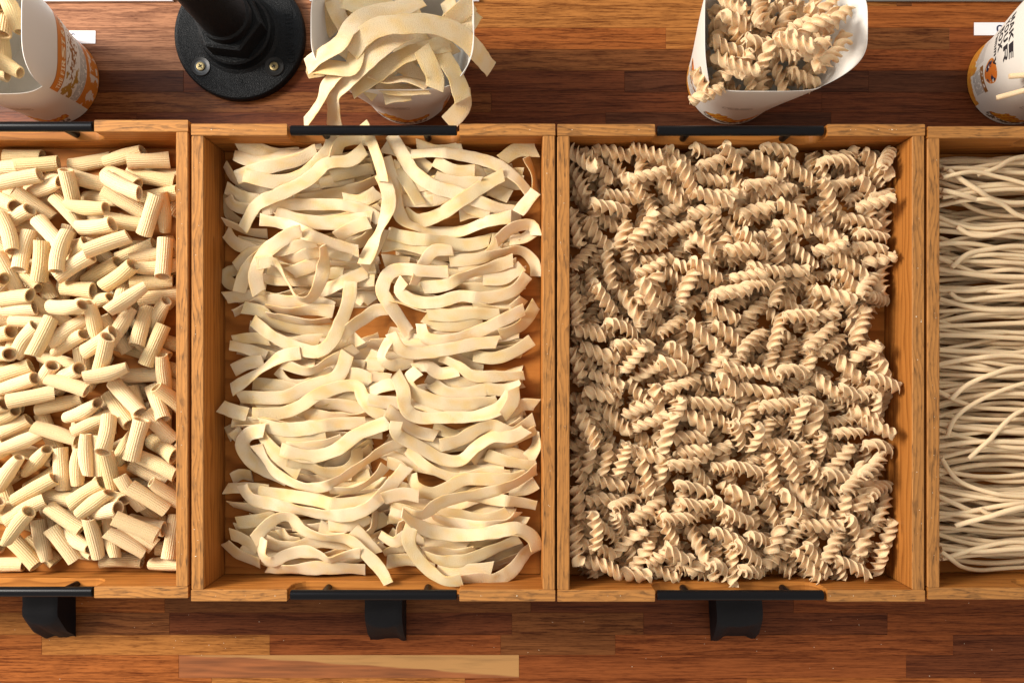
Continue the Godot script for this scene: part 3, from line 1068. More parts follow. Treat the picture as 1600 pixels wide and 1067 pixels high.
func make_spiral(sd: int) -> ArrayMesh:
	var g := RandomNumberGenerator.new()
	g.seed = sd
	var b := Buf.new()
	var rings := 44
	var half := g.randf_range(0.0145, 0.0200)
	var turns := g.randf_range(1.05, 1.5) * half / 0.0155
	var bow := g.randf_range(-0.0035, 0.0035)
	var loose := g.randf_range(0.88, 1.1)
	var nz := noise(0.07, sd, 2)
	var prof := []
	for arm in 3:                                      # one blade: down one flank, round the tip, back up the other
		for q in [[0.26, -0.62], [0.5, -0.34], [0.76, -0.21], [0.94, -0.15], [1.0, -0.04], [0.97, 0.07], [0.80, 0.12], [0.52, 0.22], [0.28, 0.5]]:
			prof.append(Vector2(q[0], q[1] + arm * TAU / 3.0 + q[0] * q[0] * 0.45))
	var np := prof.size()
	var flour0 := g.randf()
	var flour1 := g.randf()
	for i in rings + 1:
		var t := float(i) / rings * 2.0 - 1.0
		var r := 0.0069 * loose * (1.0 + 0.10 * nz.get_noise_2d(i, 0)) * (1.0 - 0.10 * pow(absf(t), 6.0))
		var twist := t * turns * PI + 0.7 * nz.get_noise_2d(i * 0.6, 90)
		for k in np:
			var q: Vector2 = prof[k]
			var a := q.y + twist
			var rr := q.x * r * (1.0 + 0.14 * nz.get_noise_2d(i * 1.5, 200 + int(k / 9) * 110))
			var p := Vector3(t * half + g.randf_range(-0.0008, 0.0008) * (1.0 if absf(t) > 0.99 else 0.0), cos(a) * rr + bow * (1.0 - t * t), sin(a) * rr)
			var col := Color(1, 1, 1)
			var pow_ := maxf(smoothstep(0.86, 1.0, t) * (flour1 - 0.45), smoothstep(0.86, 1.0, -t) * (flour0 - 0.45)) * 1.5
			if pow_ > 0.0:
				col = Color(1, 1, 1).lerp(Color(1.25, 1.5, 2.1), pow_)
			b.vert(p, Vector3.ZERO, Vector2.ZERO, col)
	# normals from the surface itself
	for i in rings + 1:
		for k in np:
			var pa := b.v[mini(i + 1, rings) * np + k] - b.v[maxi(i - 1, 0) * np + k]
			var pb := b.v[i * np + (k + 1) % np] - b.v[i * np + (k + np - 1) % np]
			b.n[i * np + k] = pb.cross(pa).normalized()
	# outward check on a blade tip
	var tip := 4
	var flip := b.n[tip + np * 20].dot(b.v[tip + np * 20] - Vector3(b.v[tip + np * 20].x, bow, 0)) < 0.0
	if flip:
		for i in b.n.size():
			b.n[i] = -b.n[i]
	for i in rings:
		for k in np:
			var k2 := (k + 1) % np
			b.quad(i * np + k, i * np + k2, (i + 1) * np + k2, (i + 1) * np + k)
	for e in 2:
		var i := 0 if e == 0 else rings
		var nor := Vector3(-1 if e == 0 else 1, 0, 0)
		var mid := b.vert(Vector3((-half if e == 0 else half), 0, 0), nor)
		var ids := []
		for k in np:
			ids.append(b.vert(b.v[i * np + k], nor, Vector2.ZERO, b.c[i * np + k]))
		for k in np:
			b.tri(mid, ids[k], ids[(k + 1) % np])
	return b.mesh()

func place_spiral(xf: Transform3D, label: String, group: String) -> void:
	var o := single("fusilli", spiral_meshes[rng.randi() % spiral_meshes.size()], M.fusilli[rng.randi() % 4], xf)
	later(o, label, "fusilli", group)
	spiral_count += 1

func drop_spiral(a: Vector2, b: Vector2, most := 0.3) -> Transform3D:
	var s := settle(spiral_heap, a, b, 0.0040, spiral_box, most)
	var at: Vector3 = s[0]
	spiral_heap.stamp(at, s[1], s[2], 0.0042, s[3])
	return lay(at, s[1], s[3], rng.randf() * TAU)

func spiral(x1: float, z1: float, x2: float, z2: float) -> void:
	var a := Vector2(x1, z1) / 1000.0
	var b := Vector2(x2, z2) / 1000.0
	var mid := (a + b) / 2.0
	var dir := (b - a).normalized()
	var seen := a.distance_to(b)
	var half := clampf(seen / 2.0, 0.0165, 0.0195)
	var xf := drop_spiral(mid - dir * half, mid + dir * half, 0.3 if seen > 0.033 else 0.8)
	place_spiral(xf, "%s wholemeal fusilli spiral %s" % [bearing(dir), spot(mid, spiral_box, "ribbon", "strand")], "fusilli spirals in the third tray")

func fusilli_tray() -> void:
	for k in 16:
		spiral_meshes.append(make_spiral(300 + k))
	spiral_box = Rect2(0.0545, -0.2185, 0.3215, 0.4265)
	spiral_heap = Heap.new(0.05, -0.222, 0.38, 0.212, TRAY_FLOOR - 0.003)
	var under := []
	for k in 560:
		var best := 9.0
		var pick := []
		for q in 8:
			var c := Vector2(rng.randf_range(0.06, 0.355), rng.randf_range(-0.212, 0.2))
			var d := Vector2.RIGHT.rotated(rng.randf() * TAU) * 0.018
			var y := spiral_heap.rest(c, d.normalized(), 0.018, 0.0040, 0.0)
			if y < best:
				best = y
				pick = [c - d, c + d]
		under.append(drop_spiral(pick[0], pick[1]))
	var mm := MultiMesh.new()
	mm.transform_format = MultiMesh.TRANSFORM_3D
	mm.mesh = spiral_meshes[3]
	mm.instance_count = under.size()
	for k in under.size():
		mm.set_instance_transform(k, under[k])
	var o := MultiMeshInstance3D.new()
	o.name = "fusilli_heap"
	o.multimesh = mm
	o.material_override = M.fusilli[2]
	o.set_meta("kind", "stuff")
	add_child(o, true)
	tag(o, "mass of wholemeal fusilli filling the third tray beneath its top layer", "fusilli")
	spiral(76, -216, 118, -207)
	spiral(125, -208, 156, -196)
	spiral(151, -214, 174, -193)
	spiral(177, -194, 214, -208)
	spiral(102, -193, 130, -159)
	spiral(140, -189, 168, -156)
	spiral(72, -159, 116, -152)
	spiral(160, -149, 212, -158)
	spiral(139, -131, 181, -140)
	spiral(72, -145, 95, -118)
	spiral(112, -144, 102, -119)
	spiral(112, -118, 158, -123)
	spiral(114, -91, 156, -110)
	spiral(93, -114, 98, -79)
	spiral(76, -84, 95, -62)
	spiral(125, -68, 142, -88)
	spiral(170, -107, 205, -84)
	spiral(191, -107, 207, -124)
	spiral(181, -124, 189, -116)
	spiral(119, -184, 142, -189)
	spiral(79, -203, 92, -189)
	spiral(58, -212, 70, -201)
	spiral(60, -198, 70, -173)
	spiral(60, -156, 67, -121)
	spiral(209, -194, 223, -173)
	spiral(163, -189, 170, -177)
	spiral(195, -170, 209, -170)
	spiral(212, -145, 223, -124)
	spiral(195, -70, 223, -76)
	spiral(165, -65, 175, -90)
	spiral(182, -186, 203, -182)
	spiral(177, -168, 207, -159)
	spiral(121, -130, 132, -144)
	spiral(121, -217, 139, -210)
	spiral(181, -222, 200, -221)
	spiral(203, -221, 221, -203)
	spiral(300, -212, 347, -219)
	spiral(293, -198, 340, -201)
	spiral(343, -208, 366, -189)
	spiral(235, -217, 282, -212)
	spiral(232, -210, 265, -186)
	spiral(263, -201, 293, -180)
	spiral(238, -172, 272, -175)
	spiral(305, -177, 331, -182)
	spiral(296, -184, 312, -152)
	spiral(338, -180, 350, -166)
	spiral(321, -149, 363, -138)
	spiral(326, -131, 373, -126)
	spiral(352, -163, 377, -173)
	spiral(368, -163, 366, -135)
	spiral(336, -156, 356, -161)
	spiral(256, -140, 289, -133)
	spiral(223, -149, 252, -156)
	spiral(260, -159, 284, -144)
	spiral(221, -133, 247, -109)
	spiral(251, -135, 260, -104)
	spiral(291, -142, 312, -128)
	spiral(284, -112, 326, -124)
	spiral(336, -116, 356, -114)
	spiral(377, -112, 366, -70)
	spiral(312, -109, 340, -90)
	spiral(261, -98, 289, -96)
	spiral(340, -102, 370, -109)
	spiral(288, -76, 333, -68)
	spiral(218, -74, 251, -81)
	spiral(254, -67, 263, -88)
	spiral(238, -98, 254, -95)
	spiral(218, -88, 237, -91)
	spiral(357, -200, 366, -210)
	spiral(228, -177, 247, -180)
	spiral(211, -114, 228, -114)
	spiral(321, -90, 336, -74)
	spiral(117, -35, 148, -66)
	spiral(138, -30, 177, -55)
	spiral(112, -66, 120, -53)
	spiral(87, -45, 123, -30)
	spiral(146, -27, 182, 1)
	spiral(104, -22, 133, -22)
	spiral(107, 2, 128, -24)
	spiral(73, 2, 112, 19)
	spiral(63, 20, 105, 30)
	spiral(149, 20, 182, 9)
	spiral(138, 12, 143, 47)
	spiral(92, 37, 117, 61)
	spiral(122, 55, 146, 45)
	spiral(169, 32, 218, 34)
	spiral(148, 60, 164, 29)
	spiral(164, 42, 195, 60)
	spiral(185, 42, 214, 60)
	spiral(174, -43, 198, -22)
	spiral(184, -64, 221, -46)
	spiral(195, -71, 223, -74)
	spiral(196, -42, 219, -25)
	spiral(188, 2, 210, -19)
	spiral(205, 4, 223, -12)
	spiral(118, 11, 146, -6)
	spiral(125, -82, 135, -63)
	spiral(164, -68, 175, -90)
	spiral(76, -84, 102, -50)
	spiral(71, -22, 100, -12)
	spiral(64, -38, 86, -32)
	spiral(60, -20, 69, 7)
	spiral(61, -79, 63, -38)
	spiral(113, 43, 133, 34)
	spiral(71, 63, 68, 42)
	spiral(146, -6, 162, -1)
	spiral(201, 9, 216, 24)
	spiral(252, -19, 264, -53)
	spiral(218, -12, 242, -35)
	spiral(290, -79, 332, -64)
	spiral(330, -22, 345, -63)
	spiral(283, 16, 294, -22)
	spiral(301, -15, 324, -30)
	spiral(288, -43, 316, -55)
	spiral(218, 17, 262, 25)
	spiral(280, 30, 304, 40)
	spiral(226, 60, 239, 32)
	spiral(244, 37, 272, 34)
	spiral(282, 30, 273, 61)
	spiral(319, -10, 337, 9)
	spiral(350, -15, 356, 7)
	spiral(365, -10, 381, 19)
	spiral(371, 24, 363, 53)
	spiral(335, 25, 356, 20)
	spiral(350, 47, 348, 27)
	spiral(329, 40, 355, 55)
	spiral(233, 1, 255, 6)
	spiral(257, 4, 280, 4)
	spiral(296, 7, 316, 25)
	spiral(319, 20, 334, 25)
	spiral(290, -24, 306, -37)
	spiral(208, -4, 229, 2)
	spiral(294, 37, 290, 63)
	spiral(265, -50, 290, -51)
	spiral(348, 9, 366, 16)
	spiral(335, -10, 348, -20)
	spiral(353, -90, 334, -71)
	spiral(350, -71, 366, -68)
	spiral(151, 78, 141, 117)
	spiral(122, 91, 131, 117)
	spiral(115, 78, 141, 84)
	spiral(92, 73, 87, 101)
	spiral(110, 75, 102, 101)
	spiral(74, 106, 115, 116)
	spiral(154, 111, 198, 122)
	spiral(169, 94, 184, 107)
	spiral(115, 146, 149, 124)
	spiral(78, 129, 99, 129)
	spiral(97, 134, 125, 127)
	spiral(146, 142, 156, 164)
	spiral(99, 181, 131, 153)
	spiral(82, 151, 102, 169)
	spiral(100, 143, 107, 161)
	spiral(133, 171, 120, 191)
	spiral(108, 197, 131, 199)
	spiral(131, 192, 167, 208)
	spiral(135, 186, 156, 176)
	spiral(164, 199, 203, 179)
	spiral(196, 96, 223, 99)
	spiral(203, 109, 223, 143)
	spiral(192, 142, 174, 148)
	spiral(154, 143, 169, 143)
	spiral(177, 158, 187, 182)
	spiral(195, 158, 223, 169)
	spiral(192, 197, 205, 208)
	spiral(71, 186, 104, 197)
	spiral(74, 174, 90, 181)
	spiral(61, 109, 66, 150)
	spiral(76, 142, 78, 166)
	spiral(188, 86, 208, 76)
	spiral(79, 70, 73, 93)
	spiral(68, 54, 74, 65)
	spiral(159, 68, 179, 67)
	spiral(154, 50, 146, 73)
	spiral(167, 129, 192, 130)
	spiral(162, 81, 190, 78)
	spiral(156, 91, 174, 89)
	spiral(195, 127, 210, 146)
	spiral(63, 158, 64, 181)
	spiral(213, 181, 213, 207)
	spiral(152, 173, 167, 181)
	spiral(247, 72, 277, 76)
	spiral(285, 73, 275, 107)
	spiral(296, 62, 301, 91)
	spiral(327, 76, 312, 94)
	spiral(290, 94, 303, 111)
	spiral(304, 101, 322, 107)
	spiral(285, 112, 306, 143)
	spiral(339, 91, 316, 117)
	spiral(321, 127, 316, 145)
	spiral(348, 102, 332, 142)
	spiral(358, 116, 371, 99)
	spiral(350, 122, 381, 116)
	spiral(374, 125, 358, 150)
	spiral(379, 145, 370, 181)
	spiral(353, 146, 332, 189)
	spiral(361, 166, 356, 204)
	spiral(335, 73, 378, 83)
	spiral(309, 63, 347, 63)
	spiral(340, 50, 358, 60)
	spiral(249, 86, 254, 114)
	spiral(242, 117, 260, 153)
	spiral(257, 116, 280, 143)
	spiral(211, 117, 233, 130)
	spiral(208, 137, 226, 146)
	spiral(211, 93, 241, 101)
	spiral(233, 163, 249, 171)
	spiral(244, 191, 280, 176)
	spiral(280, 166, 309, 204)
	spiral(316, 161, 304, 181)
	spiral(283, 151, 316, 151)
	spiral(324, 145, 334, 160)
	spiral(211, 49, 224, 78)
	spiral(234, 50, 231, 80)
	spiral(280, 184, 291, 197)
	spiral(218, 192, 244, 199)
	spiral(275, 114, 285, 125)
	spiral(252, 173, 260, 158)
	spiral(262, 83, 268, 98)
	spiral(352, 88, 339, 96)
	spiral(317, 187, 337, 197)
	spiral(216, 169, 233, 184)

# ------------------------------------------------------------------ long strands
var strand_heap: Heap

func rope_mesh(pts: PackedVector3Array, r: float, sides: int) -> ArrayMesh:
	var b := Buf.new()
	var cnt := pts.size()
	for i in cnt:
		var tan := (pts[mini(i + 1, cnt - 1)] - pts[maxi(i - 1, 0)]).normalized()
		var side := tan.cross(Vector3.UP)
		side = side.normalized() if side.length() > 0.05 else Vector3.RIGHT
		var up := side.cross(tan)
		var rr := r * (0.86 if i == 0 or i == cnt - 1 else 1.0)
		for k in sides:
			var a := TAU * k / sides
			var d := side * cos(a) + up * sin(a)
			b.vert(pts[i] + d * rr, d)
	for i in cnt - 1:
		for k in sides:
			var k2 := (k + 1) % sides
			b.quad(i * sides + k, i * sides + k2, (i + 1) * sides + k2, (i + 1) * sides + k)
	for e in 2:
		var nor := (pts[0] - pts[1]).normalized() if e == 0 else (pts[cnt - 1] - pts[cnt - 2]).normalized()
		var base := 0 if e == 0 else (cnt - 1) * sides
		var ids := []
		for k in sides:
			ids.append(b.vert(b.v[base + k], nor))
		for k in range(1, sides - 1):
			b.tri(ids[0], ids[k], ids[k + 1])
	return b.mesh()

func lay_strand(p: PackedVector3Array, on_top: bool) -> void:
	var path := spline(p, 0.004)
	var flat := PackedFloat32Array()
	flat.resize(path.size())
	var r := rng.randf_range(0.0020, 0.0025)
	var pts := drape(strand_heap, path, flat, r * 1.7, r * 1.75, 0.00002, 40)
	var o := single("thick_spaghetti", rope_mesh(pts, r, 9), M.strand[rng.randi() % 4])
	var v := clampf((path[0].z + 0.22) / 0.43, 0.0, 0.999)
	var bow := path[path.size() / 2].z - (path[0].z + path[path.size() - 1].z) / 2.0
	later(o, "%s %s spaghetti strand ending %s down its tray" % ["stray" if on_top else "laid", "straight" if absf(bow) < 0.004 else ("front-bowed" if bow > 0.0 else "back-bowed"), ["a twentieth", "a seventh", "a quarter", "a third", "four tenths", "half", "six tenths", "two thirds", "three quarters", "nine tenths"][int(v * 10.0)]], "spaghetti", "thick spaghetti strands in the tray beside the fusilli")

func long_strand(xz: Array) -> void:
	var p := PackedVector3Array()
	for i in range(0, xz.size(), 2):
		p.append(Vector3(xz[i] / 1000.0, 0, xz[i + 1] / 1000.0))
	lay_strand(p, true)

func strand_tray() -> void:
	strand_heap = Heap.new(0.395, -0.225, 0.62, 0.212, TRAY_FLOOR)
	for k in 250:
		var z := lerpf(-0.205, 0.192, fmod(k * 0.618034, 1.0)) + rng.randf_range(-0.004, 0.004)
		var x := rng.randf_range(0.4045, 0.416)
		var wave := rng.randf_range(-0.017, 0.017)
		var slant := rng.randf_range(-0.02, 0.02)
		var p := PackedVector3Array()
		for i in 6:
			var t := i / 5.0
			p.append(Vector3(x + t * 0.19, 0, clampf(z + slant * t + wave * sin(t * PI * 1.2) + rng.randf_range(-0.002, 0.002), -0.213, 0.203)))
		lay_strand(p, false)
	long_strand([416, -190, 440, -173, 462, -162, 489, -160, 532, -164])
	long_strand([411, -147, 433, -138, 455, -135, 489, -138, 541, -140])
	long_strand([427, -136, 440, -129, 458, -128, 489, -133, 532, -125])
	long_strand([424, -98, 440, -111, 462, -116, 489, -119, 541, -116])
	long_strand([451, -188, 470, -195, 489, -205, 523, -210])
	long_strand([409, -182, 440, -188, 468, -184, 489, -179, 532, -166])
	long_strand([409, -157, 440, -162, 468, -158, 489, -147, 532, -140])
	long_strand([424, -74, 436, -67, 458, -69, 488, -72, 541, -78])
	long_strand([420, 64, 427, 48, 449, 32, 489, 15, 532, 7])
	long_strand([440, 86, 460, 67, 489, 42, 521, 32])
	long_strand([416, 86, 430, 106, 455, 117, 489, 122, 543, 120])
	long_strand([448, 133, 460, 139, 489, 133, 537, 125])
	long_strand([425, 150, 449, 142, 489, 130, 532, 133])
	long_strand([410, 174, 436, 191, 463, 199, 489, 199, 543, 196])
	long_strand([422, 29, 438, 15, 463, 4, 489, -2, 543, 0])

# ------------------------------------------------------------------ trays
func tray(x0: float, x1: float, z0: float, z1: float, label: String) -> void:
	var mid := Vector3((x0 + x1) / 2.0, 0.0, (z0 + z1) / 2.0)
	var root := thing("wooden_tray", label, "tray", "wooden pasta trays in a row", mid)
	var hw := (x1 - x0) / 2.0
	var hl := (z1 - z0) / 2.0
	var bottom := 0.040
	var te := 0.0112
	var ts := 0.0116
	var poly := PackedVector2Array([Vector2(-hw, bottom), Vector2(hw, bottom), Vector2(hw, RIM), Vector2(0.081, RIM)])
	for i in 7:                                        # the handle notch with its rounded corners
		var a := i / 6.0 * PI / 2.0
		poly.append(Vector2(0.081 - 0.014 + 0.014 * cos(a), RIM - 0.016 - 0.014 * sin(a)))
	for i in 7:
		var a := i / 6.0 * PI / 2.0
		poly.append(Vector2(-0.081 + 0.014 - 0.014 * sin(a), RIM - 0.016 - 0.014 * cos(a)))
	poly.append(Vector2(-0.081, RIM))
	poly.append(Vector2(-hw, RIM))
	for s in [-1.0, 1.0]:
		var at := Vector3(0, 0, s * (hl - te / 2.0))
		part("end_board", board(poly, te, 0.0007, Vector3.RIGHT, Vector3.UP, Vector3.RIGHT, Vector2(rng.randf(), rng.randf()), 0.4, 0.05, M.rim, M.pine), null, root, Transform3D(Basis(), at))
		var sb := rect(-(hl - te - 0.0002), bottom + 0.0003, hl - te - 0.0002, RIM - 0.0006)
		part("side_board", board(sb, ts, 0.0008, Vector3.FORWARD, Vector3.UP, Vector3.FORWARD, Vector2(rng.randf(), rng.randf()), 0.42, 0.05, M.rim, M.pine), null, root, Transform3D(Basis(), Vector3(s * (hw - ts / 2.0), 0, 0)))
		var hand := part("handle", lathe([Vector2(0.0, -0.0785), Vector2(0.0040, -0.0785), Vector2(0.0047, -0.0778), Vector2(0.0047, 0.0778), Vector2(0.0040, 0.0785), Vector2(0.0, 0.0785)], 28), M.black, root, Transform3D(Basis(Vector3.FORWARD, PI / 2.0), Vector3(0, RIM - 0.0045, s * (hl - te / 2.0 + 0.0004))))
		for q in [-0.0485, 0.0485]:
			part("post", lathe([Vector2(0.0034, 0.0), Vector2(0.0034, 0.0246)], 18), M.black, hand, Transform3D(Basis(Vector3(0, -1, 0), Vector3(1, 0, 0), Vector3(0, 0, 1)), Vector3(0.001, q, 0)))
	part("base_board", board(rect(-(hw - ts - 0.0003), -(hl - te - 0.0003), hw - ts - 0.0003, hl - te - 0.0003), 0.0058, 0.0004, Vector3.RIGHT, Vector3.FORWARD, Vector3.RIGHT, Vector2(rng.randf(), rng.randf()), 0.5, 0.14), M.pine, root, Transform3D(Basis(), Vector3(0, 0.0431, 0)))

# ------------------------------------------------------------------ cups
class Cup:
	var c: Vector3
	var r := 0.0476
	var right := 0.075
	var left := 0.07
	var front := 0.047
	var back := 0.055
	var h_right := 0.134
	var h_left := 0.132
	var h_front := 0.101
	var h_back := 0.14
	var h_corner := 0.086
	func rim(th: float) -> float:
		var c2 := cos(2.0 * th)
		var side := (h_right if cos(th) > 0.0 else h_left) if c2 > 0.0 else (h_front if sin(th) > 0.0 else h_back)
		return lerpf(h_corner, side, pow(absf(c2), 0.55))
	func point(th: float, y: float, inset := 0.0) -> Vector3:
		var t := clampf(y / 0.13, 0.0, 1.1)
		var e := 2.0 / lerpf(2.0, 4.2, smoothstep(0.1, 1.0, t))
		var cs := cos(th)
		var sn := sin(th)
		var ax := lerpf(r, right if cs > 0.0 else left, t) - inset
		var az := lerpf(r, front if sn > 0.0 else back, t) - inset
		return c + Vector3(ax * signf(cs) * pow(absf(cs), e), y, az * signf(sn) * pow(absf(sn), e))
	func normal(th: float, y: float) -> Vector3:
		var a := point(th + 0.01, y) - point(th - 0.01, y)
		var b := point(th, y + 0.001) - point(th, y - 0.001)
		return b.cross(a).normalized() * (1.0 if b.cross(a).dot(Vector3(cos(th), 0, sin(th))) > 0.0 else -1.0)

func cup_body(cup: Cup, label: String) -> Node3D:
	var root := thing("paper_cup", label, "cup", "printed paper pasta cups behind the trays", cup.c)
	var at := cup.c
	cup.c = Vector3.ZERO
	var segs := 120
	var rows := 22
	for shell in 2:
		var b := Buf.new()
		for i in segs + 1:
			var th := TAU * i / segs
			var top := cup.rim(th)
			for j in rows + 1:
				var y := top * j / rows + 0.0004
				var nor := cup.normal(th, y)
				b.vert(cup.point(th, y, 0.0006 * shell), nor if shell == 0 else -nor, Vector2(float(i) / segs, 1.0 - y / 0.15))
		for i in segs:
			for j in rows:
				var k := i * (rows + 1) + j
				b.quad(k, k + 1, k + rows + 2, k + rows + 1)
		if shell == 1:
			for i in segs:
				var ids := []
				for w in [[i, 0], [i + 1, 0], [i + 1, 1], [i, 1]]:
					var th: float = TAU * w[0] / segs
					ids.append(b.vert(cup.point(th, cup.rim(th) + 0.0004, 0.0006 * w[1]), Vector3.UP))
				b.quad(ids[0], ids[1], ids[2], ids[3])
			var mid := b.vert(Vector3(0, 0.003, 0), Vector3.UP)
			for i in segs:
				b.tri(mid, b.vert(cup.point(TAU * i / segs, 0.003, 0.0006), Vector3.UP), b.vert(cup.point(TAU * (i + 1) / segs, 0.003, 0.0006), Vector3.UP))
		part("wall" if shell == 0 else "lining", b.mesh(), M.cup if shell == 0 else M.inside, root)
	return root

func font(bold: bool) -> SystemFont:
	var f := SystemFont.new()
	f.font_names = PackedStringArray(["Droid Sans"])
	f.font_weight = 700 if bold else 400
	return f

func text_mesh(words: String, height: float, bold := true) -> TextMesh:
	var t := TextMesh.new()
	t.text = words
	t.font = font(bold)
	t.font_size = 48
	t.pixel_size = height / 34.0
	t.depth = 0.0003 if height < 0.0077 else 0.0007
	t.curve_step = 2.0
	return t

# Lettering printed on the cup: a text mesh wrapped onto the wall at angle th, height y.
func cup_text(cup: Cup, root: Node3D, words: String, th: float, y: float, height: float, ink: Material) -> void:
	var src := text_mesh(words, height).get_mesh_arrays()
	var b := Buf.new()
	var vs: PackedVector3Array = src[Mesh.ARRAY_VERTEX]
	var ix: PackedInt32Array = src[Mesh.ARRAY_INDEX]
	for p in vs:
		var a := th - p.x / 0.053
		var nor := cup.normal(a, y + p.y)
		b.vert(cup.point(a, y + p.y, -0.0002) + nor * (p.z * 0.5), nor)
	for k in range(0, ix.size(), 3):
		b.tri(ix[k], ix[k + 1], ix[k + 2])
	part("lettering", b.mesh(), ink, root)

func cup_spiral(x1: float, z1: float, x2: float, z2: float) -> void:
	var a := Vector2(x1, z1) / 1000.0
	var b := Vector2(x2, z2) / 1000.0
	var mid := (a + b) / 2.0
	var dir := (b - a).normalized()
	var seen := a.distance_to(b)
	var half := 0.021
	if mid.x < 0.2 and mid.y > -0.268:                 # the one that has slid onto the low corner of the rim
		place_spiral(lay(Vector3(mid.x - 0.002, 0.099, mid.y - 0.002), dir, 0.12, 0.4), "rising-diagonal fusilli spiral lying over the rim corner of its paper cup", "fusilli spirals in the paper cup")
		return
	var s := settle(spiral_heap, mid - dir * half, mid + dir * half, 0.0042, spiral_box, 0.22 if seen > 0.03 else 0.5)
	spiral_heap.stamp(s[0], s[1], s[2], 0.0045, s[3])
	place_spiral(lay(s[0], s[1], s[3], rng.randf() * TAU), "%s fusilli spiral in cup %s" % [bearing(dir), cup_spot(mid, spiral_box)], "fusilli spirals in the paper cup")

func cup_strip(lean: float, xzh: Array) -> void:
	var p := PackedVector3Array()
	for i in range(0, xzh.size(), 3):
		p.append(Vector3(xzh[i], xzh[i + 2], xzh[i + 1]) / 1000.0)
	var path := spline(p, 0.0026)
	var tilt := PackedFloat32Array()
	var sd := rng.randi() % 9999
	var nz := noise(0.04, sd, 2)
	for i in path.size():
		tilt.append(deg_to_rad(lean + 22.0 * nz.get_noise_2d(i, 3)))
	var o := single("pappardelle", ribbon_mesh(path, tilt, 0.0170, 0.0011, sd), M.ribbon[rng.randi() % 4])
	var mid := path[path.size() / 2]
	var dir := (Vector2(path[path.size() - 1].x, path[path.size() - 1].z) - Vector2(path[0].x, path[0].z)).normalized()
	later(o, "%s pappardelle ribbon in cup %s" % [bearing(dir), cup_spot(Vector2(mid.x, mid.z), Rect2(-0.18, -0.36, 0.15, 0.11))], "pappardelle", "pappardelle ribbons in the paper cup")

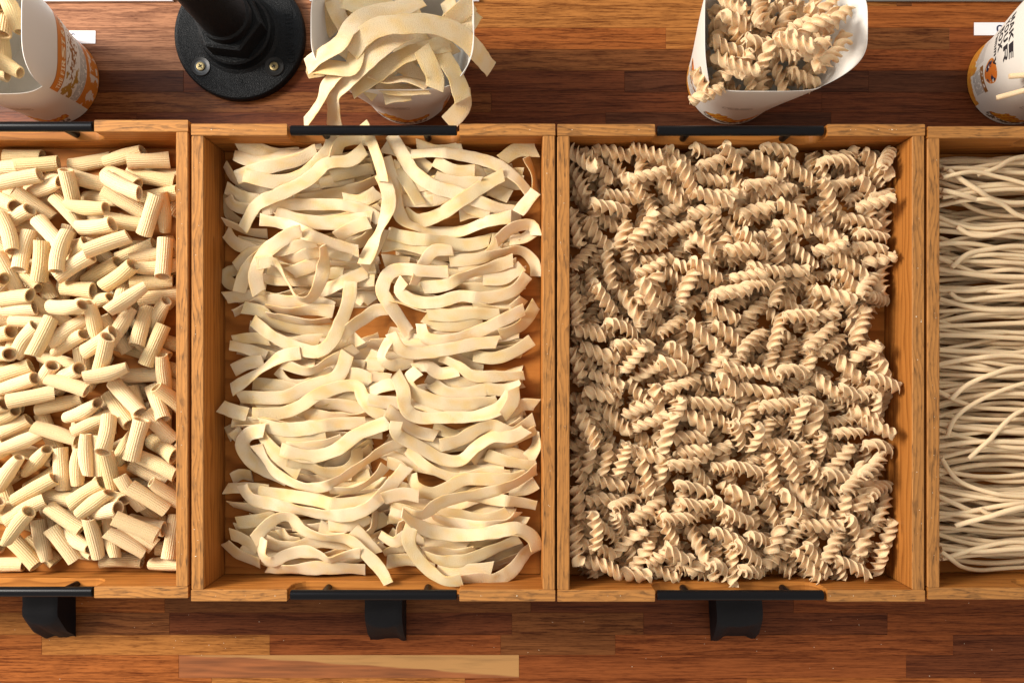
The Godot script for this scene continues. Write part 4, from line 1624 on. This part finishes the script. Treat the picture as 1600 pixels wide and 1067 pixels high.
func cups() -> void:
	var one := Cup.new()
	one.c = Vector3(-0.487, 0.0005, -0.3077)
	one.right = 0.050
	one.left = 0.06
	one.h_right = 0.140
	one.h_corner = 0.092
	one.h_front = 0.094
	var r1 := cup_body(one, "printed paper cup of rigatoni with orange bands before the pipe flange")
	cup_text(one, r1, "THE FIRST & CO", 0.03, 0.0712, 0.0062, M.cream_ink)
	# rigatoni in it
	spiral_box = Rect2(-0.54, -0.352, 0.104, 0.09)
	var keep := tube_heap
	var keep_box := tube_box
	tube_heap = Heap.new(-0.56, -0.37, -0.43, -0.25, 0.088)
	tube_box = spiral_box
	for q in [[-0.497, -0.285, 0.3], [-0.48, -0.30, 1.3], [-0.5, -0.32, 0.9], [-0.475, -0.335, 1.5], [-0.505, -0.30, -0.4], [-0.47, -0.282, 0.5], [-0.492, -0.338, 0.1], [-0.485, -0.31, 2.0], [-0.508, -0.275, 0.2], [-0.47, -0.31, 1.45], [-0.512, -0.33, 1.6], [-0.492, -0.276, -0.25], [-0.46, -0.34, 1.2]]:
		var d := Vector2.RIGHT.rotated(q[2]) * 0.0225
		var c := Vector2(q[0], q[1])
		var s := settle(tube_heap, c - d, c + d, 0.0064, tube_box, 0.4)
		tube_heap.stamp(s[0], s[1], s[2], 0.0076, s[3])
		var o := single("rigatoni", tube_meshes[rng.randi() % tube_meshes.size()], M.rigatoni[rng.randi() % 4], lay(s[0], s[1], s[3], rng.randf() * TAU))
		later(o, "%s rigatoni tube in cup %s" % [bearing(s[1]), cup_spot(c, spiral_box).replace("outer", "inner").replace("pipe-side", "outer").replace("inner", "pipe-side")], "rigatoni", "rigatoni tubes in the paper cup")
	tube_heap = keep
	tube_box = keep_box

	var two := Cup.new()
	two.c = Vector3(-0.110, 0.0005, -0.3077)
	two.left = 0.071
	two.right = 0.075
	two.front = 0.045
	two.h_corner = 0.098
	cup_body(two, "printed paper cup overflowing with pappardelle, beside the black pipe flange")
	cup_strip(10, [-178, -345, 112, -173, -331, 104, -166, -319, 96])
	cup_strip(10, [-136, -343, 106, -146, -333, 102, -156, -321, 97])
	cup_strip(5, [-164, -339, 103, -139, -333, 102, -107, -335, 104])
	cup_strip(15, [-88, -340, 106, -107, -328, 103, -127, -314, 98])
	cup_strip(5, [-82, -316, 103, -96, -307, 100, -111, -297, 95])
	cup_strip(10, [-57, -297, 96, -68, -308, 99, -78, -318, 103])
	cup_strip(25, [-168, -307, 100, -154, -297, 98, -138, -286, 94])
	cup_strip(0, [-121, -283, 90, -106, -292, 92, -89, -298, 95])
	cup_strip(15, [-166, -343, 110, -161, -328, 112, -154, -317, 108])
	cup_strip(5, [-155, -339, 118, -133, -331, 120, -109, -334, 116])
	cup_strip(30, [-63, -320, 122, -56, -325, 125, -60, -338, 122])
	cup_strip(10, [-104, -287, 98, -93, -279, 100, -82, -271, 97])
	cup_strip(10, [-138, -271, 94, -129, -261, 90])
	cup_strip(0, [-122, -259, 93, -96, -263, 94])
	cup_strip(25, [-127, -272, 98, -108, -264, 98, -81, -265, 96])
	cup_strip(45, [-129, -273, 108, -116, -269, 108, -99, -270, 108, -79, -264, 106])
	cup_strip(20, [-112, -312, 118, -124, -300, 118, -141, -289, 115])
	cup_strip(15, [-150, -260, 106, -125, -273, 114, -99, -287, 120, -69, -296, 121, -57, -300, 117])
	cup_strip(10, [-174, -237, 66, -172, -247, 80, -167, -257, 102, -150, -266, 120, -127, -283, 129, -106, -298, 131, -93, -306, 128])
	cup_strip(30, [-204, -241, 66, -186, -252, 88, -174, -262, 108, -162, -269, 119, -155, -272, 122])
	cup_strip(20, [-182, -272, 108, -182, -278, 118, -162, -274, 126, -146, -273, 127, -141, -287, 129])
	cup_strip(10, [-189, -278, 118, -173, -283, 131, -154, -292, 137, -145, -305, 139, -130, -315, 140, -102, -322, 138, -82, -334, 132])
	cup_strip(15, [-69, -291, 122, -59, -281, 119, -51, -268, 112, -46, -253, 102])
	cup_strip(20, [-47, -263, 101, -48, -252, 84, -63, -241, 68])
	cup_strip(5, [-82, -291, 129, -76, -279, 124, -71, -269, 116, -72, -261, 108])
	cup_strip(10, [-33, -327, 122, -42, -311, 128, -48, -303, 126])
	cup_strip(35, [-36, -332, 132, -47, -320, 134, -58, -312, 130])
	cup_strip(15, [-20, -285, 92, -32, -290, 122, -47, -300, 136, -69, -305, 145, -92, -304, 149, -118, -303, 145, -135, -296, 137, -146, -286, 130])

	var three := Cup.new()
	three.c = Vector3(0.2335, 0.0005, -0.3077)
	three.left = 0.060
	three.right = 0.085
	three.h_corner = 0.090
	cup_body(three, "printed paper cup full of wholemeal fusilli, behind the third tray")
	spiral_box = Rect2(0.181, -0.352, 0.116, 0.093)
	spiral_heap = Heap.new(0.16, -0.38, 0.34, -0.24, 0.070)
	for k in 34:
		var best := 9.0
		var pick := []
		for q in 6:
			var c := Vector2(rng.randf_range(0.195, 0.29), rng.randf_range(-0.345, -0.272))
			var d := Vector2.RIGHT.rotated(rng.randf() * TAU) * 0.021
			var y := spiral_heap.rest(c, d.normalized(), 0.021, 0.005, 0.0)
			if y < best:
				best = y
				pick = [c, d]
		var s := settle(spiral_heap, pick[0] - pick[1], pick[0] + pick[1], 0.0042, spiral_box, 0.25)
		spiral_heap.stamp(s[0], s[1], s[2], 0.0045, s[3])
		place_spiral(lay(s[0], s[1], s[3], rng.randf() * TAU), "%s fusilli spiral low in cup %s" % [bearing(s[1]), cup_spot(pick[0], spiral_box)], "fusilli spirals in the paper cup")
	cup_spiral(189, -307, 216, -323)
	cup_spiral(206, -313, 214, -298)
	cup_spiral(182, -300, 205, -291)
	cup_spiral(195, -271, 219, -287)
	cup_spiral(214, -293, 236, -291)
	cup_spiral(252, -323, 240, -295)
	cup_spiral(230, -332, 234, -314)
	cup_spiral(252, -335, 271, -328)
	cup_spiral(278, -336, 277, -320)
	cup_spiral(283, -316, 297, -326)
	cup_spiral(266, -317, 275, -303)
	cup_spiral(283, -302, 292, -315)
	cup_spiral(258, -302, 272, -303)
	cup_spiral(275, -298, 270, -263)
	cup_spiral(305, -291, 276, -258)
	cup_spiral(289, -296, 302, -304)
	cup_spiral(250, -284, 261, -291)
	cup_spiral(230, -284, 219, -258)
	cup_spiral(235, -283, 252, -269)
	cup_spiral(241, -264, 262, -270)
	cup_spiral(229, -262, 242, -256)
	cup_spiral(170, -251, 201, -263)
	cup_spiral(179, -282, 191, -270)
	cup_spiral(200, -269, 216, -261)
	cup_spiral(177, -318, 191, -310)
	cup_spiral(206, -341, 212, -325)
	cup_spiral(224, -334, 223, -310)
	cup_spiral(234, -335, 253, -337)
	cup_spiral(196, -337, 205, -328)
	cup_spiral(179, -273, 184, -260)

	var four := Cup.new()
	four.c = Vector3(0.532, 0.0005, -0.3077)
	four.left = 0.056
	var r4 := cup_body(four, "printed paper cup of thick spaghetti with black lettering, behind the strand tray")
	cup_text(four, r4, "MAKE", PI + 0.2, 0.0850, 0.0076, M.ink)
	cup_text(four, r4, "YOUR", PI + 0.2, 0.0750, 0.0076, M.ink)
	cup_text(four, r4, "BOX", PI + 0.24, 0.0650, 0.0076, M.ink)
	cup_text(four, r4, "Yummy", PI + 0.2, 0.0565, 0.0052, M.ink)
	for k in 20:                                       # strands coiled in the cup
		var p := PackedVector3Array()
		var a0 := rng.randf() * TAU
		var rad := rng.randf_range(0.016, 0.040)
		var lift := 0.062 + k * 0.0023
		for i in 7:
			var a := a0 + i * rng.randf_range(0.35, 0.7)
			p.append(four.c + Vector3(0.532 + cos(a) * rad * 1.15, lift + 0.004 * sin(i * 1.3 + k), -0.3077 + sin(a) * rad))
		var o := single("thick_spaghetti", rope_mesh(spline(p, 0.004), 0.0023, 8), M.strand[k % 4])
		later(o, "thick spaghetti strand coiled inside the lettered paper cup", "spaghetti", "thick spaghetti strands in the paper cup")
	for q in [[0.53, -0.285, 0.125, 0.505, -0.268, 0.112, 0.462, -0.2585, 0.09], [0.54, -0.29, 0.12, 0.50, -0.276, 0.112, 0.466, -0.2745, 0.103], [0.56, -0.3, 0.12, 0.53, -0.31, 0.12, 0.5, -0.33, 0.11]]:
		var p := PackedVector3Array()
		for i in 3:
			p.append(Vector3(q[i * 3], q[i * 3 + 2], q[i * 3 + 1]))
		var o := single("thick_spaghetti", rope_mesh(spline(p, 0.003), 0.0026, 9), M.strand[0])
		later(o, "thick spaghetti strand hanging over the rim of its paper cup", "spaghetti", "thick spaghetti strands in the paper cup")

# ------------------------------------------------------------------ the rest of the counter
func counter() -> void:
	var root := Node3D.new()
	root.name = "counter"
	root.set_meta("kind", "structure")
	add_child(root, true)
	tag(root, "butcher-block counter of glued hardwood planks under the trays", "counter")
	root.set_meta("kind", "structure")
	var core := part("core", board(rect(-0.9, -0.50, 0.9, 0.50), 0.03, 0.001, Vector3.RIGHT, Vector3.FORWARD, Vector3.RIGHT, Vector2.ZERO, 0.5, 0.03), plank_material(3, 0), root, Transform3D(Basis(), Vector3(0, -0.021, 0)))
	core.set_meta("kind", "structure")
	# edges of the rows, and for each row the ends of its planks with their tone and cut
	var edges := [-0.48, -0.4575, -0.435, -0.4125, -0.3865, -0.3635, -0.3405, -0.3178, -0.2950, -0.2735, -0.2520]
	var e := -0.2520
	while e < 0.20:
		e += 0.02295
		edges.append(e)
	for q in [0.2590, 0.2825, 0.3040, 0.3285, 0.3510, 0.374, 0.397, 0.42]:
		edges.append(q)
	var known := {
		3: [[-0.9, 1], [-0.56, 0], [-0.21, 1], [0.41, 6], [0.426, 5], [0.7, 2]],
		4: [[-0.9, 0], [-0.19, 0], [-0.04, 1], [0.25, 1], [0.37, 5], [0.6, 2]],
		5: [[-0.9, 0], [-0.2, 5], [0.164, 1], [0.3, 6], [0.466, 2], [0.8, 5]],
		6: [[-0.9, 0], [-0.23, 6], [0.2, 5], [0.35, 2], [0.62, 3]],
		7: [[-0.9, 4], [-0.35, 3], [0.12, 4], [0.38, 4], [0.6, 3]],
		8: [[-0.9, 4], [-0.5, 6], [-0.022, 3], [0.33, 3], [0.6, 4]],
		9: [[-0.9, 3], [-0.4, 3], [0.1, 4], [0.34, 3], [0.7, 4]],
	}
	var lower := {
		0: [[-0.9, 5], [-0.37, 6], [0.02, 3], [0.3, 2]],
		1: [[-0.9, 1], [-0.49, 6], [-0.365, 3], [0.0, 6], [0.14, 3], [0.4, 2]],
		2: [[-0.9, 5], [-0.501, 1], [-0.258, 2], [-0.012, 6], [0.11, 2], [0.47, 3]],
		3: [[-0.9, 1], [-0.61, 5], [-0.355, 5], [0.0075, 2], [0.42, 3]],
		4: [[-0.9, 5], [-0.32, 1], [-0.05, 2], [0.25, 5], [0.5, 2]],
		5: [[-0.9, 1], [-0.3, 5], [0.1, 1]],
	}
	var first_low := 0
	for i in edges.size():
		if edges[i] < 0.24:
			first_low = i
	var g := RandomNumberGenerator.new()
	g.seed = 77
	for i in edges.size() - 1:
		var row: Array = known.get(i, lower.get(i - first_low, []))
		if row.is_empty():
			var x := -0.9 - g.randf() * 0.2
			while x < 0.88:
				row.append([maxf(x, -0.9), g.randi() % 7])
				x += g.randf_range(0.2, 0.5)
		for k in row.size():
			var x0: float = row[k][0]
			var x1: float = row[k + 1][0] if k + 1 < row.size() else 0.9
			if x1 - x0 < 0.004:
				continue
			var deep: float = edges[i + 1] - edges[i]
			var m := board(rect(-(x1 - x0) / 2.0 + 0.00008, -deep / 2.0 + 0.00008, (x1 - x0) / 2.0 - 0.00008, deep / 2.0 - 0.00008), 0.006, 0.00016, Vector3.RIGHT, Vector3.FORWARD, Vector3.RIGHT, Vector2(g.randf(), g.randf()), g.randf_range(0.34, 0.5), g.randf_range(0.026, 0.045))
			var wedge: bool = i - first_low == 3 and absf(x0 + 0.355) < 0.001
			if wedge:
				m = board(rect(-(x1 - x0) / 2.0 + 0.00008, -deep / 2.0 + 0.00008, (x1 - x0) / 2.0 - 0.00008, deep / 2.0 - 0.00008), 0.006, 0.00016, Vector3.RIGHT, Vector3.FORWARD, Vector3.RIGHT, Vector2(0.5, 0.5), x1 - x0, deep)
			var skin: Material = plank_material(row[k][1], g.randi() % 4)
			if wedge:
				skin = sapwood()
			part("plank", m, skin, root, Transform3D(Basis(), Vector3((x0 + x1) / 2.0, -0.003 - g.randf() * 0.0001, (edges[i] + edges[i + 1]) / 2.0)))

# A plank with a wedge of pale sapwood running out along it.
func sapwood() -> StandardMaterial3D:
	var im := Image.create(768, 64, false, Image.FORMAT_RGB8)
	var f := noise(0.02, 8, 3)
	for y in 64:
		for x in 768:
			var q := f.get_noise_2d(x * 0.25, y * 3.0)
			var edge := 0.02 + 0.95 * pow(x / 768.0, 1.3) + q * 0.08
			var k := smoothstep(edge - 0.05, edge + 0.04, 1.0 - y / 64.0)
			im.set_pixel(x, y, (Color(0.40, 0.205, 0.066) * (1.0 - 0.12 * maxf(q, 0.0) * 3.0)).lerp(Color(0.235, 0.075, 0.021) * (1.0 + q * 0.5), k).linear_to_srgb())
	var m := mat("sapwood_plank", Color.WHITE, 0.4, 0.45)
	m.albedo_texture = ImageTexture.create_from_image(im)
	m.uv1_scale = Vector3(1.0, 1.0, 1.0)
	return m

func rubber_block(x0: float, x1: float, z1: float, notch: float, turn: float, label: String) -> void:
	var mid := (x0 + x1) / 2.0
	var root := thing("rubber_block", label, "block", "black rubber blocks holding up the trays", Vector3(mid, 0, 0.21))
	root.rotation.y = turn
	var b := Buf.new()
	var nx := 14
	var hw := (x1 - x0) / 2.0
	var end := z1 - 0.21
	var nz := noise(3.0, int(x0 * 1000.0), 2)
	var grid := []
	for i in nx + 1:
		var t := float(i) / nx * 2.0 - 1.0
		var x := t * hw
		var dip := notch * (1.0 - t * t) + nz.get_noise_2d(t * 0.35, 3.0) * 0.004
		var lip := -0.005 * absf(t) * absf(t)
		var row := []
		for q in [[-0.06, 0.0396], [0.006, 0.0396], [0.014, 0.0388], [0.022, 0.0368], [0.030, 0.0362], [0.036, 0.0372], [0.042, 0.0366], [end - 0.026 + lip, 0.0345], [end - 0.021 - dip * 0.6 + lip, 0.031], [end - 0.012 - dip * 0.8, 0.019], [end - 0.004 - dip, 0.006], [end - dip, 0.0002]]:
			row.append(Vector3(x, q[1] - 0.0016 * pow(absf(t), 6.0), q[0]))
		grid.append(row)
	var cols: int = grid[0].size()
	var base := b.v.size()
	for i in nx + 1:
		for j in cols:
			var pa: Vector3 = grid[mini(i + 1, nx)][j] - grid[maxi(i - 1, 0)][j]
			var pb: Vector3 = grid[i][mini(j + 1, cols - 1)] - grid[i][maxi(j - 1, 0)]
			var nor := pb.cross(pa).normalized()
			b.vert(grid[i][j], nor if nor.y > 0.0 else -nor)
	for i in nx:
		for j in cols - 1:
			b.quad(base + i * cols + j, base + (i + 1) * cols + j, base + (i + 1) * cols + j + 1, base + i * cols + j + 1)
	for s in [0, nx]:
		for j in cols - 1:
			var p: Vector3 = grid[s][j]
			var q: Vector3 = grid[s][j + 1]
			b.flat([p, q, Vector3(q.x, 0.0002, q.z), Vector3(p.x, 0.0002, p.z)], Vector3(0, 0.01, p.z))
	b.flat([grid[0][0], grid[nx][0], Vector3(hw, 0.0002, -0.06), Vector3(-hw, 0.0002, -0.06)], Vector3(0, 0.01, 0))
	part("body", b.mesh(), M.rubber, root)

func flange() -> void:
	var at := Vector3(-0.2874, 0.0, -0.3526)
	var root := thing("pipe_flange", "black cast iron floor flange with hex collar and upright pipe", "pipe flange", "", at)
	part("disc", lathe([Vector2(0.0, 0.0003), Vector2(0.0675, 0.0003), Vector2(0.0685, 0.0015), Vector2(0.0685, 0.0088), Vector2(0.0672, 0.0108), Vector2(0.064, 0.0118), Vector2(0.05, 0.0122), Vector2(0.043, 0.0128), Vector2(0.0395, 0.0155), Vector2(0.038, 0.02), Vector2(0.0375, 0.0245), Vector2(0.0355, 0.0262), Vector2(0.0, 0.0262)], 96), M.iron, root)
	part("hex_collar", lathe([Vector2(0.0, 0.0255), Vector2(0.0345, 0.0255), Vector2(0.0352, 0.0262), Vector2(0.0352, 0.0475), Vector2(0.0325, 0.0495), Vector2(0.0, 0.0495)], 6, 0.12), M.iron, root)
	part("pipe", lathe([Vector2(0.0268, 0.04), Vector2(0.0268, 0.06), Vector2(0.0245, 0.062), Vector2(0.0242, 0.34), Vector2(0.0, 0.34)], 48), M.iron, root)
	for q in [[-0.0392, 0.0352], [0.0378, 0.0352]]:
		var w := part("washer", lathe([Vector2(0.0, 0.0), Vector2(0.0098, 0.0), Vector2(0.0102, 0.0006), Vector2(0.0096, 0.0012), Vector2(0.0066, 0.0006), Vector2(0.0, 0.0006)], 32), M.washer, root, Transform3D(Basis(), Vector3(q[0], 0.0122, q[1])))
		part("screw", lathe([Vector2(0.0, 0.0), Vector2(0.0046, 0.0), Vector2(0.0044, 0.0012), Vector2(0.003, 0.0016), Vector2(0.0, 0.0016)], 24), M.brass, w, Transform3D(Basis(), Vector3(0, 0.0006, 0)))
		for k in 2:
			part("slot", board(rect(-0.0021, -0.00045, 0.0021, 0.00045), 0.0004, 0.00005, Vector3.RIGHT, Vector3.FORWARD, Vector3.RIGHT, Vector2.ZERO), M.dark, w, Transform3D(Basis(Vector3.UP, 0.5 + k * PI / 2.0), Vector3(0, 0.0024 + k * 0.0003, 0)))
	# raised casting marks
	for q in [["THAILAND", 0.0535, 0.004, -PI / 2.0 + 0.06, 0.0078], ["2", 0.004, 0.0500, 0.35 + PI, 0.0085]]:
		part("casting_mark", text_mesh(q[0], q[4]), M.iron, root, Transform3D(Basis(Vector3.UP, q[3]) * Basis(Vector3.RIGHT, -PI / 2.0), Vector3(q[1], 0.0122, q[2])))

func paper_strips() -> void:
	for q in [[-0.520, -0.4435, "white paper strip on the counter, half hidden by the rigatoni cup", "C", -0.468, -0.3532], [0.4920, 0.56, "white paper strip on the counter, half hidden by the spaghetti cup", "C", 0.5185, -0.362]]:
		var root := thing("paper_label", q[2], "label", "", Vector3((q[0] + q[1]) / 2.0, 0.0002, q[5]))
		var hw: float = (q[1] - q[0]) / 2.0
		part("sheet", board(rect(-hw, -0.0068, hw, 0.0068), 0.0003, 0.00005, Vector3.RIGHT, Vector3.FORWARD, Vector3.RIGHT, Vector2.ZERO), M.paper, root, Transform3D(Basis(), Vector3(0, 0.0002, 0)))
		part("letter", text_mesh(q[3], 0.0075), M.blue_ink if q[0] > 0.0 else M.blue_ink, root, Transform3D(Basis(Vector3.RIGHT, -PI / 2.0), Vector3(q[4] - (q[0] + q[1]) / 2.0, 0.00045, 0)))

# Crumbs and flour that have fallen on the counter and the tray rims.
func crumbs() -> void:
	var b := Buf.new()
	for q in [[Vector3(0.5, 0.1, 0.1), Vector3(-0.3, 0.15, 0.5), Vector3(-0.4, 0.05, -0.4)], [Vector3(0.5, 0.1, 0.1), Vector3(-0.4, 0.05, -0.4), Vector3(0.1, 0.6, 0.0)], [Vector3(-0.3, 0.15, 0.5), Vector3(0.5, 0.1, 0.1), Vector3(0.1, 0.6, 0.0)], [Vector3(-0.4, 0.05, -0.4), Vector3(-0.3, 0.15, 0.5), Vector3(0.1, 0.6, 0.0)]]:
		b.flat(q, Vector3(0, 0.2, 0))
	var mm := MultiMesh.new()
	mm.transform_format = MultiMesh.TRANSFORM_3D
	mm.mesh = b.mesh()
	mm.instance_count = 260
	var g := RandomNumberGenerator.new()
	g.seed = 5
	for k in 260:
		var p := Vector3(g.randf_range(-0.55, 0.55), 0.0, g.randf_range(0.24, 0.36))
		if k % 3 == 0:
			p = Vector3(g.randf_range(-0.29, 0.38), 0.0, [-0.2248, 0.2125][g.randi() % 2])
			if fmod(p.x + 0.3014, 0.344) > 0.25 or fmod(p.x + 0.3014, 0.344) < 0.08:
				p.y = RIM
		elif k % 3 == 1:
			p = Vector3([-0.3105, -0.2958, 0.0350, 0.0485, 0.3822, 0.3965][g.randi() % 6] + g.randf_range(-0.003, 0.003), RIM - 0.0006, g.randf_range(-0.2, 0.2))
		var sz := g.randf_range(0.0003, 0.0008) * (1.5 if g.randf() < 0.12 else 1.0)
		mm.set_instance_transform(k, Transform3D(Basis(Vector3.UP, g.randf() * TAU).scaled(Vector3(sz * g.randf_range(1.0, 2.2), sz, sz)), p))
	var o := MultiMeshInstance3D.new()
	o.name = "flour_crumbs"
	o.multimesh = mm
	o.material_override = M.crumb
	o.set_meta("kind", "stuff")
	add_child(o, true)
	tag(o, "pale flour crumbs scattered on the counter and tray rims", "flour crumbs")

func ledge() -> void:
	for q in [[-0.9, -0.36, M.ledge, "white_ledge", "white ledge along the back edge of the counter, beside the pipe flange"], [-0.2145, -0.035, M.ledge, "white_ledge", "white ledge along the back of the counter, behind the pappardelle cup"], [0.36, 0.9, M.grey, "grey_ledge", "grey ledge along the back edge of the counter, behind the spaghetti cup"]]:
		var o := single(q[3], board(rect(q[0], -0.05, q[1], 0.05), 0.004, 0.0006, Vector3.RIGHT, Vector3.FORWARD, Vector3.RIGHT, Vector2.ZERO), q[2], Transform3D(Basis(), Vector3(0, 0.0025, -0.4405)))
		tag(o, q[4], "ledge")

func _ready() -> void:
	rng.seed = 20240611
	# camera: straight down, the lens shifted so that the trays stay square
	var cam := Camera3D.new()
	cam.name = "camera"
	cam.transform = Transform3D(Basis(Vector3(1, 0, 0), Vector3(0, 0, -1), Vector3(0, 1, 0)), Vector3(0, 0.862, 0))
	cam.projection = Camera3D.PROJECTION_FRUSTUM
	cam.near = 0.05
	cam.far = 20.0
	cam.size = 0.05 * 1067.0 / 1266.0
	cam.frustum_offset = Vector2(0.0, 0.05 * 43.5 / 1266.0)
	add_child(cam)
	cam.current = true
	# light: a dim room and one large soft source up to the left and behind
	var we := WorldEnvironment.new()
	we.name = "room_air"
	var env := Environment.new()
	env.background_mode = Environment.BG_COLOR
	env.background_color = Color(1.0, 0.96, 0.92)
	env.background_energy_multiplier = 0.62
	env.tonemap_mode = Environment.TONE_MAPPER_LINEAR
	env.tonemap_exposure = 1.14
	env.sdfgi_enabled = true
	env.ssao_enabled = true
	env.ssil_enabled = true
	we.environment = env
	add_child(we)
	var key := AreaLight3D.new()
	key.name = "window_light"
	key.area_size = Vector2(0.55, 0.55)
	key.light_color = Color(1.0, 0.965, 0.92)
	key.light_energy = 5.35
	key.area_range = 8.0
	key.shadow_enabled = true
	var el := deg_to_rad(33.0)
	var az := deg_to_rad(22.0)
	key.position = Vector3(-0.05, 0.06, 0.05) + Vector3(-cos(el) * cos(az), sin(el), -cos(el) * sin(az)) * 1.8
	key.basis = Basis.looking_at(Vector3(-0.05, 0.06, 0.05) - key.position, Vector3.UP)
	add_child(key)

	# a cooler window up behind on the same side
	var pane := AreaLight3D.new()
	pane.name = "back_window_light"
	pane.area_size = Vector2(0.7, 0.6)
	pane.light_color = Color(0.88, 0.94, 1.0)
	pane.light_energy = 0.7
	pane.area_range = 8.0
	pane.shadow_enabled = true
	pane.position = Vector3(-1.05, 1.30, -0.95)
	pane.basis = Basis.looking_at(Vector3(-0.2, 0.0, -0.1) - pane.position, Vector3.UP)
	add_child(pane)

	make_materials()
	counter()
	ledge()
	tray(-0.6424, -0.3044, -0.2341, 0.2149, "wooden tray with black bar handles, heaped with ridged rigatoni tubes")
	tray(-0.3014, 0.0405, -0.2305, 0.2179, "wooden tray with black bar handles, holding pale pappardelle ribbons")
	tray(0.0426, 0.3878, -0.2302, 0.2182, "wooden tray with black bar handles, full of wholemeal fusilli")
	tray(0.3906, 0.7350, -0.2281, 0.2161, "wooden tray with thick spaghetti strands laid side by side")
	rubber_block(-0.5005, -0.4645, 0.2855, 0.001, 0.0, "black rubber block under the front of the rigatoni tray")
	rubber_block(-0.1505, -0.1125, 0.2885, 0.0015, 0.0, "black rubber block under the front of the pappardelle tray")
	rubber_block(0.2070, 0.2540, 0.2885, 0.004, 0.06, "black rubber block under the front of the fusilli tray")
	flange()
	paper_strips()
	rigatoni_tray()
	pappardelle_tray()
	fusilli_tray()
	strand_tray()
	cups()
	crumbs()
	count_off()
	print("fusilli singles ", spiral_count, " names ", used_names)
